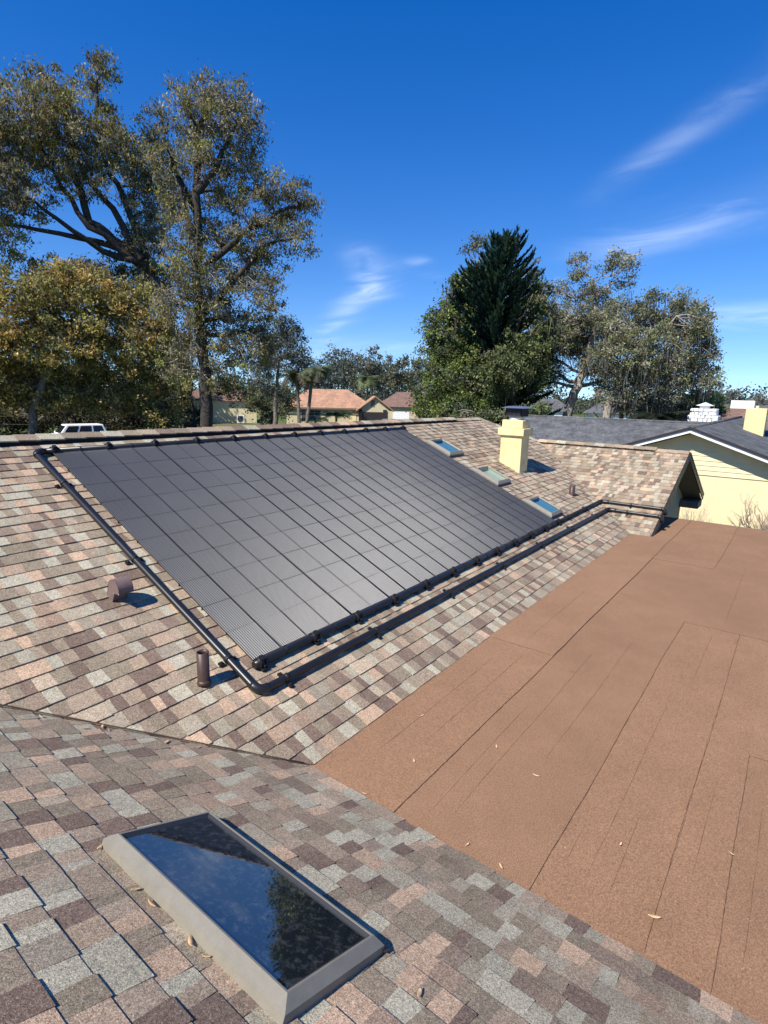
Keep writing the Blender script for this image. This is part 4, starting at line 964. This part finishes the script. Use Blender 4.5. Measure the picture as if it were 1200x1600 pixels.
# vine hung broadleaf trees round the conifer
VINE = [(.075,.10,.025),(.10,.125,.03),(.055,.075,.022),(.13,.14,.045),(.04,.055,.02)]
tree('vine_tree', 'leafy green tree hung with vines left of the conifer', 40, (700,660), [(702,620,0),(705,560,0),(712,500,0)], [(690,490,20,22,1),(680,520,24,28,0),(700,545,34,34,0),(672,565,24,34,1),(690,600,38,34,-1),(725,580,34,40,-1),(720,520,26,36,1),(665,625,26,28,0),(705,640,40,20,-2),(735,628,30,28,-2),(712,450,18,22,2)], VINE+[(.06,.07,.045)], .19, 1.15, 'bark_dark', .25, .04, (.2,.19,.15), .4, .5, 16, .62, per=34)
tree('vine_tree', 'bright green vine covered tree right of the conifer trunk', 39, (800,660), [(800,620,0),(802,560,0),(810,500,0)], [(800,548,32,26,-1),(772,575,28,30,-2),(825,552,28,32,-1),(835,490,24,26,1),(842,455,16,20,1),(850,520,20,30,0),(790,580,46,34,-2),(838,585,28,34,0),(770,620,34,24,-1)], [(.070,.080,.030),(.052,.066,.024),(.095,.10,.045),(.036,.050,.020)], .20, 1.0, 'bark_dark', .25, .05, (.23,.20,.13), .5, .5, 17, .62, per=34)
# conifer with tiers of upswept fronds
def conifer(name, label, D, px, py_top, py_base, halfw, seed):
    g_ = np.random.default_rng(seed); s_ = D/FOC*1.02; top = at(px, py_top, D); base = top.copy(); base[2] = GZ-.1
    e = empty(name, base, label, 'tree'); tb_ = MB(); tb_.tube([base, base*.5+top*.5, top], [.35,.22,.03], 10, caps=False)
    V = []; K = []; z = top[2]-.2
    H = (py_base-py_top)*s_; zb = top[2]-H; step = .34
    up = np.array([0,0,1.0])
    while z > zb:
        f_ = (top[2]-z)/H; Lb = max(.35, np.interp(f_, [0,.03,.09,.2,.35,1], [.3,1.0,1.65,2.3,3.3,4.2])*halfw)
        nb_ = 8 if f_ < .2 else 11; ph = g_.uniform(0, 6.28)
        for k_ in range(nb_):
            a_ = ph+2*math.pi*k_/nb_+g_.uniform(-.15,.15); dr = np.array([math.cos(a_), math.sin(a_), 0]); L = Lb*g_.uniform(.62, 1.14); rise = np.interp(f_, [0,.15,.5,1], [.9,.55,.25,.05])
            pts = [np.array([top[0], top[1], z])+dr*L*t_+up*(rise*L*(t_**1.6)-.10*L*math.sin(math.pi*t_)) for t_ in np.linspace(0, 1, 7)]
            tb_.tube(pts, list(np.linspace(.035, .012, 7)), 4, caps=False)
            base_c = np.array([(.018,.042,.030),(.024,.05,.03),(.03,.055,.028),(.014,.034,.028)][g_.integers(4)])*g_.uniform(.8,1.4)
            nn = int(60*L+24)
            for _ in range(nn):      # branchlets rise in a V from each frond
                t_ = g_.uniform(.12, 1)**.8; i0 = min(5, int(t_*6)); p = pts[i0]+(pts[i0+1]-pts[i0])*(t_*6-i0); ax = pts[i0+1]-pts[i0]; ax /= np.linalg.norm(ax)
                sd = np.cross(ax, up); sd /= np.linalg.norm(sd); s2_ = g_.choice((-1,1)); out = ax*.55+sd*s2_*g_.uniform(.25,.75)+up*g_.uniform(.25,.8); out /= np.linalg.norm(out)
                l_ = g_.uniform(.24,.50)*(1.15-.4*t_); w_ = np.cross(out, g_.normal(size=3)); w_ = w_/np.linalg.norm(w_)*.040
                V += [p-w_, p+w_, p+out*l_+w_*.5, p+out*l_-w_*.5]; K += [base_c*g_.uniform(.7,1.3)]*4
        z -= step*g_.uniform(.85,1.15)
    part(tb_, 'trunk', M['bark_dark'], e); raw_quads('fronds', np.array(V, np.float32), np.array(K), e, M['needle']); NLEAF[0] += len(V)//4
conifer('conifer_tree', 'dark tiered conifer with upswept branches, tallest behind the chimney', 41, 787, 378, 640, 1.0, 21)
conifer('conifer_tree', 'smaller dark conifer top leaning out left of the tall conifer', 43, 742, 425, 640, .8, 22)
tree('leafy_tree', 'thin leafed treetop poking up behind the conifer', 48, (790,660), [(780,560,0),(770,460,0)], [(738,385,14,14,0),(752,378,14,12,0),(832,425,16,16,0),(740,470,30,40,0),(820,460,26,34,0),(700,478,16,18,0)], [(.07,.08,.05),(.09,.095,.06)], .2, .8, 'bark', .22, 0, (.2,.2,.2), .3, .5, 23, .6, per=24)
# oaks with moss on the right
OAK = [(.11,.11,.068),(.135,.13,.082),(.085,.09,.055),(.16,.15,.10),(.11,.12,.055)]
tree('oak_tree', 'mossy oak with a pale leaning trunk and open wiry crown', 42, (878,668), [(890,630,0),(905,595,0),(918,560,0),(930,500,0),(935,460,0)], [(905,425,17,14,0),(898,405,14,10,0),(958,412,20,12,0),(985,412,14,12,-1),(965,395,10,10,0),(975,440,16,10,1),(925,455,26,20,0),(880,455,16,16,1),(868,490,26,26,0),(905,495,34,28,-1),(945,490,28,26,1),(862,530,30,30,-1),(900,545,38,28,1),(850,560,26,28,0),(862,585,22,20,2),(930,575,26,26,0),(845,475,18,22,1),(950,530,26,28,1),(915,520,36,30,1),(880,520,34,30,0),(840,605,20,20,1),(945,600,22,18,1)], OAK, .15, .95, 'bark_pale', .40, .10, (.19,.19,.17), .2, .5, 24, .55, per=32)
tree('oak_tree', 'broad dense oak draped with grey moss at right', 40, (940,668), [(950,632,0),(972,600,0),(1000,555,0),(1018,510,0)], [(1010,480,26,16,0),(990,505,36,28,0),(1040,500,36,26,1),(1062,470,24,14,0),(1085,480,22,16,0),(1100,500,16,16,-1),(1075,515,32,28,0),(965,535,30,28,-1),(1010,545,46,36,-2),(1060,555,46,36,0),(1100,545,20,28,1),(975,580,36,30,0),(1025,590,46,34,-1),(1078,590,36,30,3),(1112,590,14,26,0),(1000,625,44,22,0),(1042,628,34,20,1),(960,615,26,18,0),(1100,616,20,12,5),(1018,462,12,12,0),(955,505,26,24,0),(968,478,20,15,1),(945,560,26,26,1)], OAK+[(.10,.105,.04)], .15, .95, 'bark_pale', .32, .18, (.20,.20,.19), .2, .5, 25, .55, per=34)
tree('green_bush', 'bright green bushes at the foot of the right oak', 44, (1085,668), [(1086,655,0)], [(1070,632,22,16,0),(1095,630,22,18,0),(1118,634,16,14,0)], [(.10,.16,.03),(.13,.18,.045),(.07,.11,.03)], .2, 1.1, 'bark', .1, 0, (.2,.2,.2), .2, .5, 26, .5, category='bush', per=30)
tree('shrub', 'low dark shrubs between the conifer and the charcoal roof', 36, (850,668), [(850,655,0)], [(835,640,26,12,0),(800,650,26,14,0),(920,660,30,8,3),(760,648,26,12,-1),(720,650,24,10,-1)], [(.05,.065,.03),(.08,.09,.04)], .18, 1.1, 'bark', .08, 0, (.2,.2,.2), .2, .5, 27, .5, category='bush', per=28)

tree('hedge', 'dark unclipped hedge under the golden tree at far left', 68, (110,690), [(110,672,0)], [(-20,655,40,26,0),(40,658,40,24,1),(95,650,40,26,3),(150,655,40,24,3),(205,652,40,26,2),(255,655,34,24,0),(295,650,26,22,2)], [(.03,.032,.02),(.045,.045,.025),(.06,.05,.03)], .36, 1.1, 'bark_dark', .08, 0, (.2,.2,.2), .2, .5, 28, 1.1, category='hedge', per=30)
# bare trees and shrubs
def bare(name, label, base, H, spread, depth, r0, seed, m='bare', n0=4, lean=(0,0), cat='bush'):
    g_ = np.random.default_rng(seed); e = empty(name, base, label, cat); mb = MB(); base = np.array(base, float)
    def grow(p, d_, L, r_, lev):
        d_ = d_/np.linalg.norm(d_); q = p+d_*L; mid = p+d_*L*.5+g_.normal(size=3)*L*.07
        mb.tube([p, mid, q], [r_, r_*.8, r_*.6], 5 if lev < 2 else 3, caps=False)
        if lev >= depth: return
        for _ in range(int(g_.integers(2, 4))):
            nd = d_+g_.normal(size=3)*spread*np.array([1,1,.5])+np.array([0,0,.18]); st = p+(q-p)*g_.uniform(.55, 1)
            grow(st, nd, L*g_.uniform(.55,.85), r_*.6, lev+1)
    for _ in range(n0):
        dd = np.array([g_.normal()*spread+lean[0], g_.normal()*spread+lean[1], 1.0]); grow(base+np.array([g_.normal()*.12, g_.normal()*.12, 0]), dd, H*.36, r0, 0)
    part(mb, 'branches', M[m], e); return e
b_ = atx(1178, 845, 14.6); b_[2] = GZ; zt = atx(1178, 770, 14.6)[2]
bare('bare_shrub', 'bare pale branched shrub against the cream wall at right', b_, (zt-GZ)*1.02, .40, 4, .055, 31, n0=11)
b_ = atx(1085, 845, 14.8); b_[2] = GZ; zt = atx(1085, 785, 14.8)[2]
bare('bare_shrub', 'small bare shrub by the gable end of our far wing', b_, (zt-GZ)*1.0, .34, 4, .035, 32, n0=6)
b_ = at(1058, 850, 14.3); b_[2] = GZ
bare('bare_shrub', 'brown twiggy shrub in the shade below the far gable', b_, 2.6, .30, 4, .02, 33, n0=6)
b_ = at(692, 660, 70); b_[2] = GZ; bare('bare_tree', 'pale leafless round shrub in front of the russet roof', b_, 6.2, .55, 5, .10, 34, m='bark', n0=6, cat='tree')
b_ = at(1165, 640, 95); b_[2] = GZ; bare('bare_tree', 'leafless leaning tree on the skyline at far right', b_, 9.5, .5, 5, .22, 35, m='bark', n0=2, lean=(-.3,.2), cat='tree')

# palms
def frond(V, K, c, dr, L, g_, colr, droop, w=.30, n=9):
    up = np.array([0,0,1.0]); sd = np.cross(dr, up); sd /= np.linalg.norm(sd); prev = None
    pts = [c+dr*L*t_*(1-.25*t_*droop)+up*L*(.35*t_-droop*t_*t_) for t_ in np.linspace(0, 1, n)]
    for i in range(n-1):
        ax = pts[i+1]-pts[i]; ax /= np.linalg.norm(ax); ll = w*L*math.sin(math.pi*min(.95, (i+1)/n*.9+.08))
        V += [pts[i]-sd*.015, pts[i]+sd*.015, pts[i+1]+sd*.012, pts[i+1]-sd*.012]; K += [colr*1.2]*4
        for s_ in (-1, 1):
            for q in range(2):
                p = pts[i]+(pts[i+1]-pts[i])*q*.5; tip = p+(ax*.55+sd*s_*.8-up*g_.uniform(.1,.45))*ll; b2 = ax*.05*L**.5
                V += [p-b2, p+b2, tip+b2*.2, tip-b2*.2]; K += [colr*g_.uniform(.7,1.35)]*4
def palm(name, label, D, crown_px, base_x, L, nfr, cols_, seed, r0=.16, up_only=False, trunk=True):
    g_ = np.random.default_rng(seed); c = at(crown_px[0], crown_px[1], D); b_ = at(base_x, 662, D); b_[2] = GZ-.1
    e = empty(name, b_, label, 'palm'); V = []; K = []
    if trunk: part(MB().tube([b_, b_*.5+c*.5+np.array([.1,0,0]), c], [r0*1.25, r0, r0*.9], 9, caps=False), 'trunk', M['bark'], e)
    for k_ in range(nfr):
        a_ = g_.uniform(0, 6.283); dp = g_.uniform(.1, .6) if up_only else g_.uniform(.15, 1.35); dr = np.array([math.cos(a_), math.sin(a_), 0])
        cc = np.array(cols_[0 if dp < .85 else 1])*g_.uniform(.75, 1.3)
        frond(V, K, c, dr, L*g_.uniform(.8,1.1), g_, cc, dp)
    raw_quads('fronds', np.array(V, np.float32), np.array(K), e, M['leaf'])
GP = [(.13,.15,.07),(.15,.13,.09)]
palm('cabbage_palm', 'left of two fan palms before the orange roofed house', 54, (463,585), 468, 2.1, 46, GP, 51)
palm('cabbage_palm', 'right leaning fan palm before the orange roofed house', 54, (489,577), 474, 2.2, 46, [(.10,.12,.065),(.11,.10,.07)], 52)
palm('young_palm', 'bright young palm in front of the orange house wall', 78, (525,648), 525, 2.6, 26, [(.13,.16,.05)]*2, 53, up_only=True, trunk=True)
palm('young_palm', 'low spiky palm below the orange house windows', 74, (492,655), 492, 2.4, 26, [(.10,.12,.05)]*2, 54, up_only=True)
palm('young_palm', 'pale green palm rising behind the orange roof', 110, (574,590), 574, 3.2, 30, [(.17,.20,.09)]*2, 55)
palm('date_palm', 'dark arching palm behind the charcoal roof ridge', 38, (1022,650), 1022, 2.2, 60, [(.020,.027,.018),(.025,.028,.02)], 56)
palm('cycad', 'pale green cycad at the foot of the right oak', 46, (1108,640), 1108, 1.3, 26, [(.12,.14,.07)]*2, 57, up_only=True)
palm('cycad', 'yellowish dead fronds hanging by the mossy oak trunk', 41, (972,634), 972, 1.0, 18, [(.22,.18,.07)]*2, 58)

# hedge of low wood along the street so the lawn ends in green, not in a bare line
def far_woods():
    g_ = np.random.default_rng(77); Cs = []; Ks = []
    for k_ in range(1500):
        a_ = g_.uniform(math.radians(-45), math.radians(140)); D = g_.uniform(165, 260); c = CAM+np.array([math.sin(a_)*D, math.cos(a_)*D, 0]); h = g_.uniform(2, 9)+2*math.sin(a_*23); c[2] = GZ+g_.uniform(0, max(2, h))
        n = 60; Cs.append(c+g_.normal(size=(n, 3))*np.array([2.6,2.6,1.4])); Ks.append(np.clip(np.array(fpal[g_.integers(3)][g_.integers(2)])*g_.uniform(.6,1.3)*g_.uniform(.7,1.3,(n,1)), .005, .5))
    V = np.concatenate(Cs); NLEAF[0] += len(V); o = leaf_mesh('far_woods', V, .9, np.concatenate(Ks), None, M['leaf'], .6, .1, 78); tag(o, 'continuous line of far off woods on the horizon', 'woods', kind='stuff')
far_woods()
rd = MB().add([(20,44,GZ+.006),(140,52,GZ+.006),(140,58,GZ+.006),(20,50,GZ+.006)], [(0,1,2,3)]).build('road', M['asphalt']); tag(rd, kind='structure')

# ------------------------------------------------------------------ fallen leaves on the roofs
def dry_leaf(p, nrm_, ang, L, label, curl=.25):
    nrm_ = np.array(nrm_, float); t_ = np.cross(nrm_, (0,1,0)); t_ /= np.linalg.norm(t_); b_ = np.cross(nrm_, t_)
    d_ = t_*math.cos(ang)+b_*math.sin(ang); s_ = np.cross(nrm_, d_); n = 6; V = []
    for i in range(n+1):
        x = i/n; w_ = .15*math.sin(math.pi*min(1, x*.96+.04))**.8*L; z = curl*L*(x-.5)**2*1.6+.002
        q = np.array(p)+d_*(x-.5)*L+nrm_*z
        V += [q-s_*w_+nrm_*w_*.2, q, q+s_*w_+nrm_*w_*.2]
    fs = []
    for i in range(n): fs += [(i*3, i*3+3, i*3+4, i*3+1), (i*3+1, i*3+4, i*3+5, i*3+2)]
    o = MB().add(V, fs, True).build('dry_leaf', M['dry_leaf']); tag(o, label, 'leaf', 'dry leaves fallen on the roofs')
    m_ = o.modifiers.new('thickness', 'SOLIDIFY'); m_.thickness = .0006
def on_flat(px, py): v = ray(px, py); return CAM+v*(.006-CAM[2])/v[2]
def on_wing(px, py, w_=.014):
    v = ray(px, py); n = np.array([S,0,C]); return CAM+v*((w_-n@CAM)/(n@v))
def on_main(px, py, w_=.014):
    v = ray(px, py); n = np.array([0,-S,C]); return CAM+v*((w_-n@CAM)/(n@v))
fl_ = [(776,1167,.035,'pale leaf on the flat roof, farthest from the skylight'),(838,1212,.045,'pale leaf in the middle of the near flat roof'),(660,1118,.03,'tiny pale leaf on the flat roof near the collector side'),(647,1189,.035,'small pale leaf near the inner corner of the flat roof'),(570,1240,.03,'pale leaf close to the flat roof corner by the wing shingles'),(730,1320,.03,'pale leaf lying where flat roof meets wing shingles, upper one'),(783,1354,.035,'pale leaf lying on the flat roof edge above the peach shingles'),(1023,1433,.055,'largest golden leaf on the flat roof, toward lower right'),(970,1319,.03,'small leaf on the flat roof right of centre'),(1143,1334,.03,'small leaf on the flat roof near the right edge')]
for i, (x, y, L, lab) in enumerate(fl_): dry_leaf(on_flat(x, y), (0,0,1), .6+i*1.1, L, lab)
wl_ = [(655,1553,.045,'curled brown leaf on the wing shingles below the skylight corner'),(237,1413,.045,'orange leaf against the upper side of the large skylight'),(212,1390,.035,'small orange leaf highest along the large skylight side'),(297,1472,.05,'orange leaf halfway down the large skylight side'),(322,1495,.03,'brown leaf scrap low along the large skylight side'),(155,1325,.035,'dry scrap at the top corner of the large skylight')]
for i, (x, y, L, lab) in enumerate(wl_): dry_leaf(on_wing(x, y, .009), (S,0,C), .3+i*1.3, L, lab, .22)
vl_ = [(160,1136,.05,'leaf caught in the valley, second from the left edge'),(65,1120,.04,'leaf caught in the valley nearest the left edge'),(132,1138,.05,'leaf lying in the valley beside two others'),(260,1160,.06,'orange leaf lodged in the middle of the valley'),(170,1141,.03,'yellow scrap just below the valley line'),(440,1177,.05,'tan leaf near the lower end of the valley'),(310,1168,.035,'small leaf in the valley right of the orange one')]
for i, (x, y, L, lab) in enumerate(vl_): dry_leaf(on_wing(x, y, .007), (S,0,C), 1.0+i*.9, L, lab, .22)
print('leaves', NLEAF[0], 'shingles', len(pieces))
